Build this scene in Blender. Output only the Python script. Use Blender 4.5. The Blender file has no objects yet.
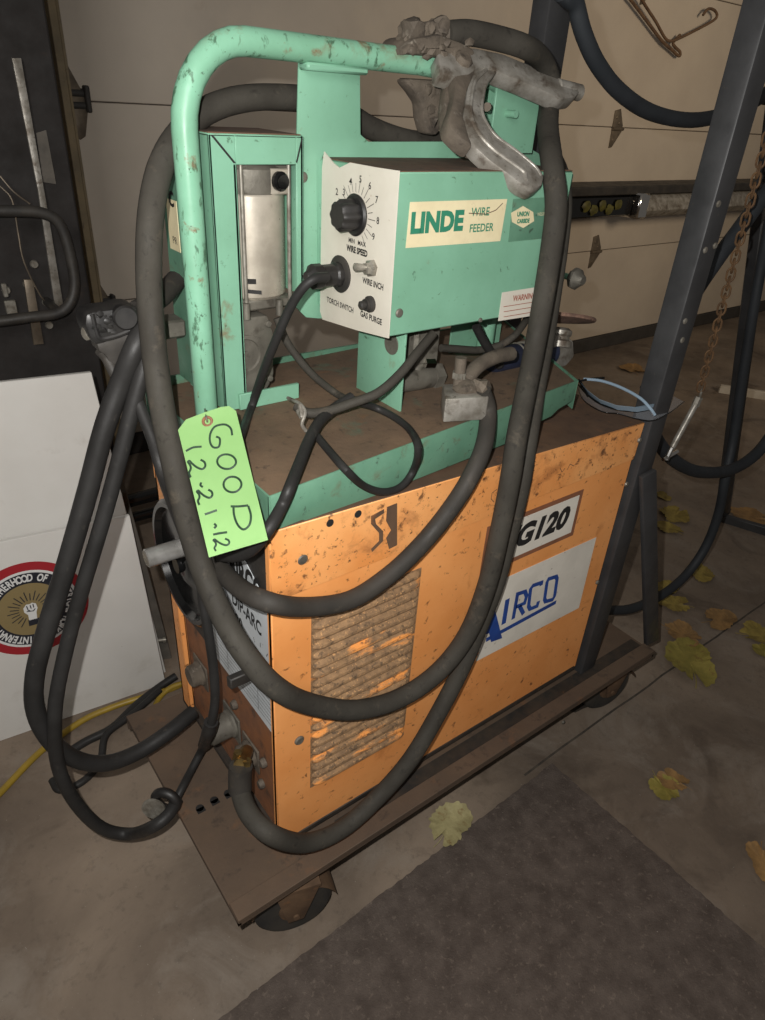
import bpy, bmesh, math, random
from mathutils import Vector, Matrix
random.seed(7)
PI = math.pi
C = bpy.context.scene.collection
# ------------------------------------------------------------------ camera
YAW, PITCH, ROLL, FPX = 0.679134, 0.539845, -0.0681826, 688.49
CAM = Vector((-0.3813, -0.7214, 1.5))
_f = Vector((math.sin(YAW)*math.cos(PITCH), math.cos(YAW)*math.cos(PITCH), -math.sin(PITCH)))
_r = Vector((math.cos(YAW), -math.sin(YAW), 0)); _d = _f.cross(_r)
CR = math.cos(ROLL)*_r + math.sin(ROLL)*_d
CD = -math.sin(ROLL)*_r + math.cos(ROLL)*_d
def ray(px, py): return CR*((px-382.5)/FPX) + CD*((py-510)/FPX) + _f
def at(px, py, ax, v):
    """point of the world plane ax = v that lies along a line of sight"""
    d = ray(px, py)
    if ax == 'd': return CAM + d*v
    i = 'xyz'.index(ax)
    return CAM + d*((v-CAM[i])/d[i])
def onplane(px, py, o, n):
    d = ray(px, py); return CAM + d*((o-CAM).dot(n)/d.dot(n))
cd = bpy.data.cameras.new('camera'); cam = bpy.data.objects.new('camera', cd); C.objects.link(cam)
cd.sensor_fit = 'HORIZONTAL'; cd.sensor_width = 36; cd.lens = 36*FPX/765
m = Matrix((CR, -CD, -_f)).transposed().to_4x4(); m.translation = CAM
cam.matrix_world = m; cd.clip_start = .02
bpy.context.scene.camera = cam
# ------------------------------------------------------------------ materials
def lin(c):
    return tuple(((x/255)/12.92 if x/255 <= .04045 else ((x/255+.055)/1.055)**2.4) for x in c)+(1,)
def nt(name):
    m = bpy.data.materials.new(name); m.use_nodes = True
    t = m.node_tree; t.nodes.clear()
    o = t.nodes.new('ShaderNodeOutputMaterial'); b = t.nodes.new('ShaderNodeBsdfPrincipled')
    t.links.new(b.outputs[0], o.inputs[0]); return m, t, b
def noise(t, scale, detail=5, rough=.6, dist=0, vec=None):
    n = t.nodes.new('ShaderNodeTexNoise'); n.inputs['Scale'].default_value = scale
    n.inputs['Detail'].default_value = detail; n.inputs['Roughness'].default_value = rough
    n.inputs['Distortion'].default_value = dist
    if vec is None:
        g = t.nodes.new('ShaderNodeTexCoord'); vec = g.outputs['Object']
    t.links.new(vec, n.inputs['Vector']); return n.outputs['Fac']
def ramp(t, fac, a, b, lo=0, hi=1):
    r = t.nodes.new('ShaderNodeMapRange'); t.links.new(fac, r.inputs[0])
    r.inputs[1].default_value = a; r.inputs[2].default_value = b
    r.inputs[3].default_value = lo; r.inputs[4].default_value = hi; r.clamp = True
    return r.outputs[0]
def mix(t, fac, a, b):
    n = t.nodes.new('ShaderNodeMix'); n.data_type = 'RGBA'
    if isinstance(fac, float): n.inputs[0].default_value = fac
    else: t.links.new(fac, n.inputs[0])
    for s, k in ((a, 6), (b, 7)):
        if isinstance(s, tuple): n.inputs[k].default_value = s
        else: t.links.new(s, n.inputs[k])
    return n.outputs[2]
def mul(t, a, b):
    n = t.nodes.new('ShaderNodeMath'); n.operation = 'MULTIPLY'
    for k, s in enumerate((a, b)):
        if isinstance(s, (int, float)): n.inputs[k].default_value = s
        else: t.links.new(s, n.inputs[k])
    return n.outputs[0]
def mat(name, col, col2=None, s1=6, layers=(), rough=.5, metal=0, bump=.15, bs=80, spec=.5, coords='Object', rv=.15):
    """base colour mottled with a second one, plus thresholded stain layers (colour, scale, lo, hi, strength)"""
    m, t, b = nt(name)
    g = t.nodes.new('ShaderNodeTexCoord'); v = g.outputs[coords]
    c = lin(col)
    if col2: c = mix(t, ramp(t, noise(t, s1, 6, .6, 0, v), .35, .65), lin(col), lin(col2))
    for L in layers:
        lc, sc, lo, hi, st = L[:5]
        vv = v
        if len(L) > 5:
            mp = t.nodes.new('ShaderNodeMapping'); t.links.new(v, mp.inputs[0])
            mp.inputs['Scale'].default_value = L[5]; mp.inputs['Location'].default_value = (sc*.37, 1.3, sc*.11); vv = mp.outputs[0]
        f = ramp(t, noise(t, sc, 8, .65, .3, vv), lo, hi, 0, st)
        c = mix(t, f, c, lin(lc))
    if isinstance(c, tuple): b.inputs['Base Color'].default_value = c
    else: t.links.new(c, b.inputs['Base Color'])
    b.inputs['Metallic'].default_value = metal
    b.inputs['Specular IOR Level'].default_value = spec
    t.links.new(ramp(t, noise(t, 14, 4, .6, 0, v), .3, .7, max(rough-rv, .05), min(rough+rv, 1)), b.inputs['Roughness'])
    if bump:
        bp = t.nodes.new('ShaderNodeBump'); bp.inputs['Strength'].default_value = bump; bp.inputs['Distance'].default_value = .002
        t.links.new(noise(t, bs, 6, .6, 0, v), bp.inputs['Height']); t.links.new(bp.outputs[0], b.inputs['Normal'])
    return m
M = {}
DIRT = (62, 50, 40)
M['orange'] = mat('orange_paint', (238, 164, 98), (226, 148, 82), 5,
    [((150, 86, 40), 9, .60, .72, .5), ((92, 60, 36), 55, .60, .68, .8), ((70, 46, 30), 22, .68, .74, .7, (1, 1, .5)), (DIRT, 150, .70, .74, .6)], rough=.5, bump=.1)
M['orange_cover'] = mat('orange_paint_scuffed', (236, 168, 104), (222, 144, 78), 6,
    [((140, 84, 44), 14, .55, .68, .6), ((84, 56, 38), 40, .575, .65, .85), ((66, 44, 30), 110, .61, .66, .85)], rough=.5, bump=.15)
M['cab_top'] = mat('dusty_brown_top', (98, 74, 54), (78, 58, 44), 10, [((150, 94, 48), 18, .62, .7, .5), ((46, 36, 28), 40, .6, .7, .6)], rough=.9, bump=.4)
M['louver'] = mat('sooty_orange_louver', (150, 118, 84), (118, 92, 66), 60,
    [((232, 150, 74), 11, .56, .62, .95, (.5, 1, 1.7)), ((74, 60, 46), 90, .54, .64, .8), ((206, 156, 104), 200, .58, .64, .7)], rough=.85, bump=.5, bs=260)
M['green'] = mat('green_enamel', (124, 172, 146), (112, 158, 132), 7,
    [((60, 84, 62), 70, .64, .69, .7), ((120, 84, 56), 14, .63, .71, .7), ((40, 48, 38), 30, .70, .74, .7)], rough=.5, bump=.08, spec=.35)
M['green_tube'] = mat('green_enamel_chipped', (130, 182, 154), (116, 164, 136), 8,
    [((58, 84, 62), 60, .57, .63, .8, (1, 1, .4)), ((124, 88, 62), 17, .62, .68, .8), ((46, 50, 38), 120, .64, .68, .7)], rough=.42, bump=.12, spec=.35)
def tube_rust(m):
    t = m.node_tree; b = [n for n in t.nodes if n.type == 'BSDF_PRINCIPLED'][0]; src = b.inputs['Base Color'].links[0].from_socket
    g = t.nodes.new('ShaderNodeTexCoord'); s = t.nodes.new('ShaderNodeSeparateXYZ'); t.links.new(g.outputs['Object'], s.inputs[0])
    up = ramp(t, s.outputs['Z'], .572, .598); n = ramp(t, noise(t, 13, 8, .7, .4, g.outputs['Object']), .47, .58, 0, .85)
    t.links.new(mix(t, mul(t, up, n), src, lin((124, 92, 66))), b.inputs['Base Color'])
tube_rust(M['green_tube'])
M['green_tray'] = mat('green_tray_paint', (98, 140, 116), (82, 122, 100), 9,
    [((96, 84, 62), 22, .56, .68, .7), ((52, 62, 50), 60, .6, .67, .7)], rough=.6, bump=.15)
M['tray_dirt'] = mat('oily_dirt_on_tray', (112, 90, 70), (88, 72, 56), 8,
    [((70, 98, 80), 12, .60, .70, .55), ((120, 82, 50), 16, .62, .72, .5), ((44, 36, 30), 50, .58, .68, .6)], rough=.85, bump=.5, bs=120)
M['rust_top'] = mat('rusty_grime', (104, 78, 60), (84, 64, 50), 20, [((132, 84, 52), 30, .58, .68, .6), ((92, 140, 110), 18, .70, .74, .5), ((46, 36, 30), 80, .6, .68, .6)], rough=.85, bump=.4)
M['white_panel'] = mat('cream_enamel_panel', (212, 206, 193), (202, 195, 181), 9, [((150, 120, 84), 40, .66, .72, .5), ((120, 110, 96), 140, .68, .72, .5)], rough=.5, bump=.05)
M['ink'] = mat('black_ink', (28, 27, 26), rough=.7, bump=0)
M['ink_green'] = mat('green_ink', (46, 124, 96), rough=.7, bump=0)
M['ink_red'] = mat('faded_red_ink', (150, 84, 66), rough=.7, bump=0)
M['ink_blue'] = mat('blue_ink', (36, 74, 150), (30, 60, 128), 20, rough=.6, bump=0)
M['ink_marker'] = mat('green_black_marker', (34, 62, 40), (28, 48, 36), 60, rough=.7, bump=0)
M['cream_label'] = mat('aged_cream_label', (226, 214, 176), (210, 196, 158), 14, [((150, 122, 78), 40, .62, .7, .5)], rough=.55, bump=.03)
M['white_label'] = mat('white_vinyl_label', (226, 220, 208), (212, 206, 194), 12, [((110, 96, 80), 70, .66, .70, .6)], rough=.5, bump=.03)
M['label_brown'] = mat('brown_label_border', (140, 92, 66), (120, 80, 58), 20, rough=.6, bump=0)
M['nameplate'] = mat('pale_blue_nameplate', (204, 208, 210), (190, 195, 198), 12, [((110, 104, 96), 60, .62, .7, .5)], rough=.4, bump=.03)
M['tag'] = mat('fluorescent_green_tag', (138, 180, 114), (130, 172, 106), 9, rough=.8, bump=.05)
M['black_plastic'] = mat('black_plastic', (26, 25, 25), (40, 38, 36), 30, rough=.5, bump=.08)
M['black_gloss'] = mat('glossy_black_plastic', (18, 18, 18), rough=.18, bump=0, rv=.05)
M['black_dusty'] = mat('dusty_black_steel', (38, 36, 34), (56, 52, 47), 18, [((80, 72, 60), 50, .6, .7, .4)], rough=.6, bump=.2)
M['cable'] = mat('grey_rubber_cable', (66, 63, 57), (54, 51, 46), 10, [((92, 84, 73), 30, .58, .7, .5), ((36, 34, 31), 60, .58, .68, .6)], rough=.75, bump=.3, bs=150, spec=.2)
M['cable_black'] = mat('black_rubber_cable', (44, 43, 42), (34, 33, 32), 12, [((74, 70, 64), 60, .62, .7, .4)], rough=.55, bump=.15, bs=200, spec=.3)
M['cable_mid'] = mat('charcoal_rubber_cable', (62, 58, 53), (48, 46, 43), 9, [((92, 84, 74), 30, .6, .7, .5)], rough=.65, bump=.2, bs=150, spec=.25)
M['hose_dark'] = mat('dark_blue_rubber_hose', (40, 44, 48), (34, 37, 41), 10, rough=.7, bump=.08)
M['steel_dark'] = mat('dark_grey_square_steel', (74, 74, 75), (62, 62, 63), 10, [((104, 96, 84), 60, .66, .72, .4)], rough=.45, metal=.3, bump=.1)
M['alu'] = mat('scuffed_aluminium', (164, 160, 152), (118, 112, 102), 26, [((84, 72, 60), 28, .55, .66, .8), ((60, 50, 42), 90, .62, .68, .6)], rough=.38, metal=.35, bump=.5, bs=70)
M['grime'] = mat('burnt_brown_metal', (106, 96, 84), (80, 72, 63), 22, [((140, 132, 120), 44, .6, .68, .5), ((40, 34, 30), 30, .58, .68, .6)], rough=.8, metal=.15, bump=1, bs=60)
M['motor'] = mat('zinc_motor_can', (190, 182, 168), (160, 152, 138), 16, [((110, 82, 58), 20, .60, .70, .7, (1, 1, .4))], rough=.35, metal=.35, bump=.1)
M['cast'] = mat('grey_cast_metal', (120, 116, 106), (96, 92, 84), 18, [((64, 58, 50), 40, .56, .68, .7)], rough=.6, metal=.4, bump=.5, bs=90)
M['bolt'] = mat('dull_zinc_bolt', (150, 146, 136), (110, 104, 94), 60, rough=.4, metal=.4, bump=.1)
M['chrome'] = mat('bright_chrome', (214, 212, 208), rough=.15, metal=1, bump=0, rv=.05)
M['crank'] = mat('machined_aluminium', (180, 178, 174), (150, 148, 143), 40, rough=.3, metal=.6, bump=.1)
M['brass'] = mat('brass', (168, 140, 84), (120, 100, 64), 40, rough=.35, metal=.9, bump=.1)
M['deck'] = mat('rusty_brown_deck', (96, 78, 62), (80, 66, 54), 5, [((122, 84, 54), 9, .58, .7, .6), ((52, 44, 38), 26, .58, .68, .6), ((150, 140, 124), 160, .72, .75, .6)], rough=.8, bump=.3)
M['base_black'] = mat('black_skid_and_gap_shade', (38, 34, 30), (58, 48, 38), 30, [((130, 82, 46), 60, .66, .7, .5)], rough=.8, bump=.3)
M['red_rust'] = mat('brown_orange_lower_panel', (142, 92, 58), (112, 76, 54), 14, [((70, 56, 46), 24, .54, .66, .8)], rough=.7, bump=.2)
M['rubber'] = mat('black_wheel_rubber', (36, 35, 34), (58, 54, 48), 12, rough=.8, bump=.3)
M['rust'] = mat('rusted_steel', (112, 88, 66), (86, 66, 50), 18, [((136, 96, 62), 40, .6, .7, .5)], rough=.75, metal=.2, bump=.5)
M['chain'] = mat('rusty_chain', (122, 92, 62), (92, 70, 50), 60, rough=.7, metal=.4, bump=.4)
M['board'] = mat('white_melamine_board', (206, 204, 199), (197, 194, 188), 3, [((150, 143, 130), 7, .58, .74, .4), ((120, 110, 96), 90, .70, .74, .5)], rough=.45, bump=.04)
M['board_edge'] = mat('grey_board_edge', (96, 90, 82), (76, 72, 66), 20, rough=.8, bump=.2)
M['red'] = mat('dark_red_sticker', (150, 34, 42), rough=.4, bump=0)
M['navy'] = mat('black_blue_sticker', (32, 34, 42), rough=.45, bump=0)
M['olive'] = mat('olive_sticker', (128, 112, 76), rough=.5, bump=0)
M['sticker_white'] = mat('white_sticker_ink', (204, 204, 202), rough=.5, bump=0)
M['door'] = mat('tan_door_paint', (184, 173, 158), (174, 163, 149), 2, [((196, 182, 160), 1.6, .58, .72, .4), ((140, 120, 100), 5, .66, .76, .3)], rough=.5, bump=.05)
M['door_gap'] = mat('dark_door_seam', (70, 60, 52), rough=.9, bump=0)
M['jamb'] = mat('tan_track_steel', (128, 112, 84), (104, 92, 70), 10, [((60, 50, 40), 24, .6, .68, .7)], rough=.6, bump=.2)
M['dark_wall'] = mat('black_wall', (40, 36, 34), (32, 29, 27), 4, [((70, 52, 40), 6, .64, .74, .5)], rough=.85, bump=.3)
M['door_rubber'] = mat('black_door_seal', (58, 54, 50), (48, 45, 42), 8, rough=.8, bump=.1)
M['yellow'] = mat('yellow_air_hose', (160, 132, 44), (140, 116, 38), 20, rough=.45, bump=.05)
M['navy_plastic'] = mat('navy_plastic', (38, 44, 64), (30, 34, 50), 20, rough=.45, bump=.1)
M['disc'] = mat('brown_flap_disc', (128, 100, 84), (96, 74, 64), 90, rough=.9, bump=1, bs=220)
M['hinge'] = mat('grey_hinge_steel', (124, 112, 96), (98, 88, 76), 24, rough=.5, metal=.5, bump=.2)
M['stick'] = mat('pale_wood_stick', (190, 182, 168), (170, 160, 144), 8, rough=.7, bump=.1)
def leafmat(n, a, b): return mat(n, a, b, 30, [((120, 92, 50), 45, .58, .68, .7)], rough=.65, bump=.5, bs=120)
M['leaf_y'] = leafmat('yellow_leaf', (156, 136, 66), (120, 104, 48))
M['leaf_g'] = leafmat('olive_yellow_leaf', (124, 114, 52), (148, 134, 64))
M['leaf_b'] = leafmat('tan_leaf', (156, 120, 72), (124, 96, 60))
M['olive_dark'] = mat('dark_olive_print', (92, 88, 36), (60, 56, 24), 30, rough=.5, bump=.2)
M['leaf_p'] = leafmat('pale_dry_leaf', (176, 166, 120), (150, 140, 98))
def glass(name, col, rough=.05, alpha=.35, trans=.8):
    m, t, b = nt(name)
    b.inputs['Base Color'].default_value = lin(col); b.inputs['Roughness'].default_value = rough
    b.inputs['Transmission Weight'].default_value = trans; b.inputs['IOR'].default_value = 1.35
    b.inputs['Alpha'].default_value = alpha
    return m
M['lens'] = glass('clear_smoke_lens', (190, 196, 204), .05, .22, .3)
M['lens_blue'] = mat('pale_blue_lens_band', (140, 160, 176), rough=.2, bump=0)
# concrete floor with stains
def concrete():
    m, t, b = nt('stained_concrete')
    g = t.nodes.new('ShaderNodeTexCoord'); v = g.outputs['Object']
    c = mix(t, ramp(t, noise(t, 1.6, 8, .6, .4, v), .32, .68), lin((145, 129, 112)), lin((88, 76, 65)))
    c = mix(t, ramp(t, noise(t, 5, 9, .7, .8, v), .5, .72, 0, .55), c, lin((146, 136, 124)))
    c = mix(t, ramp(t, noise(t, 3.2, 6, .6, 1.2, v), .58, .70, 0, .6), c, lin((74, 62, 52)))
    c = mix(t, ramp(t, noise(t, 40, 6, .7, 0, v), .55, .75, 0, .5), c, lin((74, 66, 58)))
    c = mix(t, ramp(t, noise(t, 210, 4, .6, 0, v), .71, .75, 0, .6), c, lin((190, 182, 170)))
    t.links.new(c, b.inputs['Base Color'])
    t.links.new(ramp(t, noise(t, 4, 5, .6, 0, v), .3, .7, .55, .85), b.inputs['Roughness'])
    bp = t.nodes.new('ShaderNodeBump'); bp.inputs['Strength'].default_value = .25; bp.inputs['Distance'].default_value = .004
    t.links.new(noise(t, 60, 8, .7, 0, v), bp.inputs['Height']); t.links.new(bp.outputs[0], b.inputs['Normal'])
    return m
M['concrete'] = concrete()
M['seam'] = mat('dark_joint', (58, 52, 46), (80, 72, 62), 40, rough=.95, bump=.3)
M['oil'] = mat('oil_stained_concrete', (46, 40, 35), (58, 51, 44), 20, rough=.6, bump=.2)
M['mat'] = mat('dark_carpet_mat', (98, 88, 81), (80, 71, 65), 25, [((122, 110, 100), 90, .56, .68, .6), ((66, 58, 53), 14, .56, .7, .5), ((200, 192, 180), 120, .70, .73, .8)], rough=.97, bump=1, bs=260, spec=.1)
# ------------------------------------------------------------------ mesh builder
class MB:
    def __init__(s): s.v = []; s.f = []; s.mi = []; s.mats = []; s.cur = 0
    def mat(s, m):
        if m not in s.mats: s.mats.append(m)
        s.cur = s.mats.index(m); return s
    def add(s, vs, fs, T=None):
        o = len(s.v)
        s.v += [(T @ Vector(p)) if T else Vector(p) for p in vs]
        s.f += [tuple(i+o for i in f) for f in fs]; s.mi += [s.cur]*len(fs); return s
    def bm(s, b, T=None):
        b.verts.index_update()
        s.add([v.co.copy() for v in b.verts], [[v.index for v in f.verts] for f in b.faces], T); b.free(); return s
    def box(s, x0, x1, y0, y1, z0, z1, bev=0, T=None, seg=1):
        b = bmesh.new(); bmesh.ops.create_cube(b, size=1)
        for v in b.verts: v.co = Vector(((x0+x1)/2+v.co.x*(x1-x0), (y0+y1)/2+v.co.y*(y1-y0), (z0+z1)/2+v.co.z*(z1-z0)))
        if bev: bmesh.ops.bevel(b, geom=b.edges[:], offset=bev, segments=seg, affect='EDGES', profile=.5)
        return s.bm(b, T)
    def hexa(s, p, bev=0):
        """p: 8 corners, bottom four then top four"""
        b = bmesh.new(); vs = [b.verts.new(q) for q in p]
        for f in ((3,2,1,0),(4,5,6,7),(0,1,5,4),(1,2,6,5),(2,3,7,6),(3,0,4,7)): b.faces.new([vs[i] for i in f])
        bmesh.ops.recalc_face_normals(b, faces=b.faces[:])
        if bev: bmesh.ops.bevel(b, geom=b.edges[:], offset=bev, segments=1, affect='EDGES')
        return s.bm(b)
    def lathe(s, prof, p, axis, seg=32, lobes=0, amp=0):
        """prof: (radius, distance along axis) pairs"""
        a = Vector(axis).normalized(); u = a.orthogonal().normalized(); w = a.cross(u); p = Vector(p)
        vs = []; fs = []
        for r, h in prof:
            for k in range(seg):
                t = 2*PI*k/seg; rr = r*(1+amp*math.cos(lobes*t)) if lobes else r
                vs.append(p+a*h+u*(rr*math.cos(t))+w*(rr*math.sin(t)))
        n = len(prof)
        for i in range(n-1):
            for k in range(seg): fs.append((i*seg+k, i*seg+(k+1)%seg, (i+1)*seg+(k+1)%seg, (i+1)*seg+k))
        fs.append(tuple(range(seg-1, -1, -1))); fs.append(tuple((n-1)*seg+k for k in range(seg)))
        return s.add(vs, fs)
    def cyl(s, a, b, r, r2=None, seg=24, bev=0):
        a = Vector(a); b = Vector(b); L = (b-a).length; r2 = r if r2 is None else r2
        pr = [(r, 0), (r2, L)] if not bev else [(r-bev, 0), (r, bev), (r2, L-bev), (r2-bev, L)]
        return s.lathe(pr, a, b-a, seg)
    def torus(s, c, axis, R, r, seg=40, sub=10, a0=0, a1=2*PI):
        a = Vector(axis).normalized(); u = a.orthogonal().normalized(); w = a.cross(u); c = Vector(c)
        pts = [c+u*(R*math.cos(t))+w*(R*math.sin(t)) for t in [a0+(a1-a0)*k/seg for k in range(seg+1)]]
        return s.tube(pts, r, sub, smooth=False)
    def tube(s, pts, r, sub=12, smooth=True, step=5, r1=None, ell=None):
        pts = [Vector(p) for p in pts]
        if smooth and len(pts) > 2:
            q = []
            P = [pts[0]*2-pts[1]]+pts+[pts[-1]*2-pts[-2]]
            for i in range(1, len(P)-2):
                for k in range(step):
                    t = k/step
                    q.append(.5*((2*P[i])+(P[i+1]-P[i-1])*t+(2*P[i-1]-5*P[i]+4*P[i+1]-P[i+2])*t*t+(3*P[i]-P[i-1]-3*P[i+1]+P[i+2])*t**3))
            q.append(pts[-1]); pts = q
        vs = []; fs = []; n = len(pts); N = None
        for i, p in enumerate(pts):
            T = (pts[min(i+1, n-1)]-pts[max(i-1, 0)]).normalized()
            if N is None: N = T.orthogonal().normalized()
            N = (N-T*N.dot(T)).normalized(); B = T.cross(N)
            rr = r if r1 is None else r+(r1-r)*i/(n-1)
            for k in range(sub):
                a = 2*PI*k/sub; vs.append(p+N*(rr*math.cos(a))+B*(rr*math.sin(a)))
        for i in range(n-1):
            for k in range(sub): fs.append((i*sub+k, i*sub+(k+1)%sub, (i+1)*sub+(k+1)%sub, (i+1)*sub+k))
        fs.append(tuple(range(sub-1, -1, -1))); fs.append(tuple((n-1)*sub+k for k in range(sub)))
        return s.add(vs, fs)
    def prism(s, poly, off, bev=0, T=None):
        """poly: closed list of 3-D points in one plane; off: extrusion vector"""
        b = bmesh.new(); off = Vector(off)
        f = b.faces.new([b.verts.new(Vector(p)) for p in poly])
        r = bmesh.ops.extrude_face_region(b, geom=[f])
        for e in r['geom']:
            if isinstance(e, bmesh.types.BMVert): e.co += off
        bmesh.ops.recalc_face_normals(b, faces=b.faces[:])
        if bev: bmesh.ops.bevel(b, geom=[e for e in b.edges if e.is_manifold and e.calc_face_angle(0) > .35], offset=bev, segments=2, affect='EDGES', profile=.5)
        bmesh.ops.triangulate(b, faces=[f for f in b.faces if len(f.verts) > 4])
        return s.bm(b, T)
    def blob(s, c, r, sc=(1, 1, 1), amp=.25, sub=2, seed=0):
        b = bmesh.new(); bmesh.ops.create_icosphere(b, subdivisions=sub, radius=r); rd = random.Random(seed)
        for v in b.verts:
            k = 1+rd.uniform(-amp, amp); v.co = Vector((v.co.x*sc[0]*k+c[0], v.co.y*sc[1]*k+c[1], v.co.z*sc[2]*k+c[2]))
        return s.bm(b)
    def text(s, txt, o, u, v, size, n=None, depth=.0004, bold=0, shear=0, sx=1, align='CENTER', rot=0, lift=0, spacing=1):
        u = Vector(u).normalized(); v = Vector(v).normalized(); n = u.cross(v)
        c = bpy.data.curves.new('t', 'FONT'); c.body = txt; c.size = size; c.align_x = align; c.align_y = 'CENTER'
        c.offset = bold; c.shear = shear; c.resolution_u = 3; c.space_character = spacing
        o_ = bpy.data.objects.new('t', c); C.objects.link(o_)
        dg = bpy.context.evaluated_depsgraph_get(); me = bpy.data.meshes.new_from_object(o_.evaluated_get(dg))
        ca, sa = math.cos(rot), math.sin(rot); base = Vector(o)+n*(depth+lift)
        def tr(p): x = p.x*sx; y = p.y; return base+u*(x*ca-y*sa)+v*(x*sa+y*ca)
        vs = [tr(p.co) for p in me.vertices]; fs = [tuple(p.vertices) for p in me.polygons]
        C.objects.unlink(o_); bpy.data.objects.remove(o_); bpy.data.meshes.remove(me); bpy.data.curves.remove(c)
        return s.add(vs, fs)
    def stroke(s, pts, w, o, u, v, lift=.0008, closed=False):
        """flat ribbon along 2-D pts (u, v metres)"""
        u = Vector(u); v = Vector(v); n = u.cross(v).normalized(); o = Vector(o)+n*lift
        P = [Vector(p) for p in pts]
        if closed: P = P+[P[0]]
        L = []; R = []
        for i, p in enumerate(P):
            a = P[i-1] if i > 0 else (P[-2] if closed else None); b = P[i+1] if i < len(P)-1 else (P[1] if closed else None)
            d1 = (p-a).normalized() if a is not None else None; d2 = (b-p).normalized() if b is not None else None
            d = (d1+d2) if d1 is not None and d2 is not None else (d1 if d2 is None else d2)
            if d.length < 1e-6: d = d1
            d.normalize(); q = Vector((-d.y, d.x)); k = 1
            if d1 is not None and d2 is not None:
                k = 1/max(.5, abs(q.dot(Vector((-d1.y, d1.x)))))
            L.append(p+q*w/2*k); R.append(p-q*w/2*k)
        vs = [o+u*p.x+v*p.y for p in L+R]; n_ = len(P)
        return s.add(vs, [(i, n_+i, n_+i+1, i+1) for i in range(n_-1)])
    def quad(s, o, u, v, x0, x1, y0, y1, t=.0006):
        u = Vector(u); v = Vector(v); n = u.cross(v).normalized(); o = Vector(o)
        P = [o+u*a+v*b for a, b in ((x0, y0), (x1, y0), (x1, y1), (x0, y1))]
        return s.hexa([p for p in P]+[p+n*t for p in P])
    def build(s, name, material=None, parent=None, smooth=38, loc=None):
        me = bpy.data.meshes.new(name)
        mats = s.mats if s.mats else [material]
        ob = bpy.data.objects.new(name, me); C.objects.link(ob)
        if parent:
            ob.parent = parent; q = parent; org = Vector((0, 0, 0))
            while q: org += q.location; q = q.parent
        else:
            if loc is None:
                xs = [p.x for p in s.v]; ys = [p.y for p in s.v]; zs = [p.z for p in s.v]
                loc = ((min(xs)+max(xs))/2, (min(ys)+max(ys))/2, min(zs))
            ob.location = loc; org = Vector(loc)
        me.from_pydata([tuple(p-org) for p in s.v], [], s.f)
        for mm in mats: me.materials.append(M[mm] if isinstance(mm, str) else mm)
        for p, i in zip(me.polygons, s.mi): p.material_index = i if len(mats) > 1 else 0
        b = bmesh.new(); b.from_mesh(me)
        for f in b.faces: f.smooth = True
        for e in b.edges:
            if len(e.link_faces) == 2 and e.calc_face_angle(0) > math.radians(smooth): e.smooth = False
        b.to_mesh(me); b.free(); return ob
def tag(o, label=None, cat=None, group=None, kind=None):
    if label: o['label'] = label
    if cat: o['category'] = cat
    if group: o['group'] = group
    if kind: o['kind'] = kind
    return o
def thing(name, loc, label, cat, group=None):
    o = bpy.data.objects.new(name, None); o.empty_display_size = .05; C.objects.link(o); o.location = loc
    return tag(o, label, cat, group)
def cable(name, pts, r, m, label, cat, group=None, **k):
    P = [at(*p) if len(p) == 4 else Vector(p) for p in pts]
    return tag(MB().tube(P, r, 14, **k).build(name, m), label, cat, group)
X, Y, Z = Vector((1, 0, 0)), Vector((0, 1, 0)), Vector((0, 0, 1))
def screw(mb, p, n, r=.007, h=.003):
    n = Vector(n); p = Vector(p)
    mb.lathe([(r, 0), (r, h*.5), (r*.75, h), (r*.2, h)], p, n, 14)
# ================================================================== the setting
def struct(mb, name, m=None): return tag(mb.build(name, m), kind='structure')
fl = MB(); fl.box(-4, 8, -4, 2.4, -.06, 0); struct(fl, 'floor', 'concrete')
sm = MB()
def strip_on_floor(mb, pts, w, z=.0007):
    for a, b in zip(pts[:-1], pts[1:]):
        a = Vector(a+(z,)); b = Vector(b+(z,)); d = (b-a).normalized(); q = Vector((-d.y, d.x, 0))*w/2
        mb.add([a-q, a+q, b+q, b-q], [(0, 1, 2, 3)])
rr = random.Random(3)
pts = [(.70, -.048)]
x = .70
while x < 6: x += .08; pts.append((x, -.044+.013*(x-.8)+rr.uniform(-.002, .002)))
strip_on_floor(sm, pts, .006)
pts = [(2.0+rr.uniform(-.003, .003), -.03-.1*k) for k in range(30)]; strip_on_floor(sm, pts, .006)
struct(sm, 'trim_1', 'seam')
# oil stain spread on the concrete beneath the cart's back wheel
st = MB(); c0 = at(607, 690, 'z', 0); ring = []
for k in range(40):
    a = 2*PI*k/40; r = 1+.22*math.sin(3*a+1)+.12*math.sin(7*a)+rr.uniform(-.06, .06)
    ring.append(Vector((c0.x+.19*r*math.cos(a), c0.y+.04+.055*r*math.sin(a), .0011)))
st.add(ring, [tuple(range(40))]); tag(st.build('oil_stain', 'oil'), 'dark oily patch on the concrete beside the back wheel of the orange welder', 'stain', kind='stuff')
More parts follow.
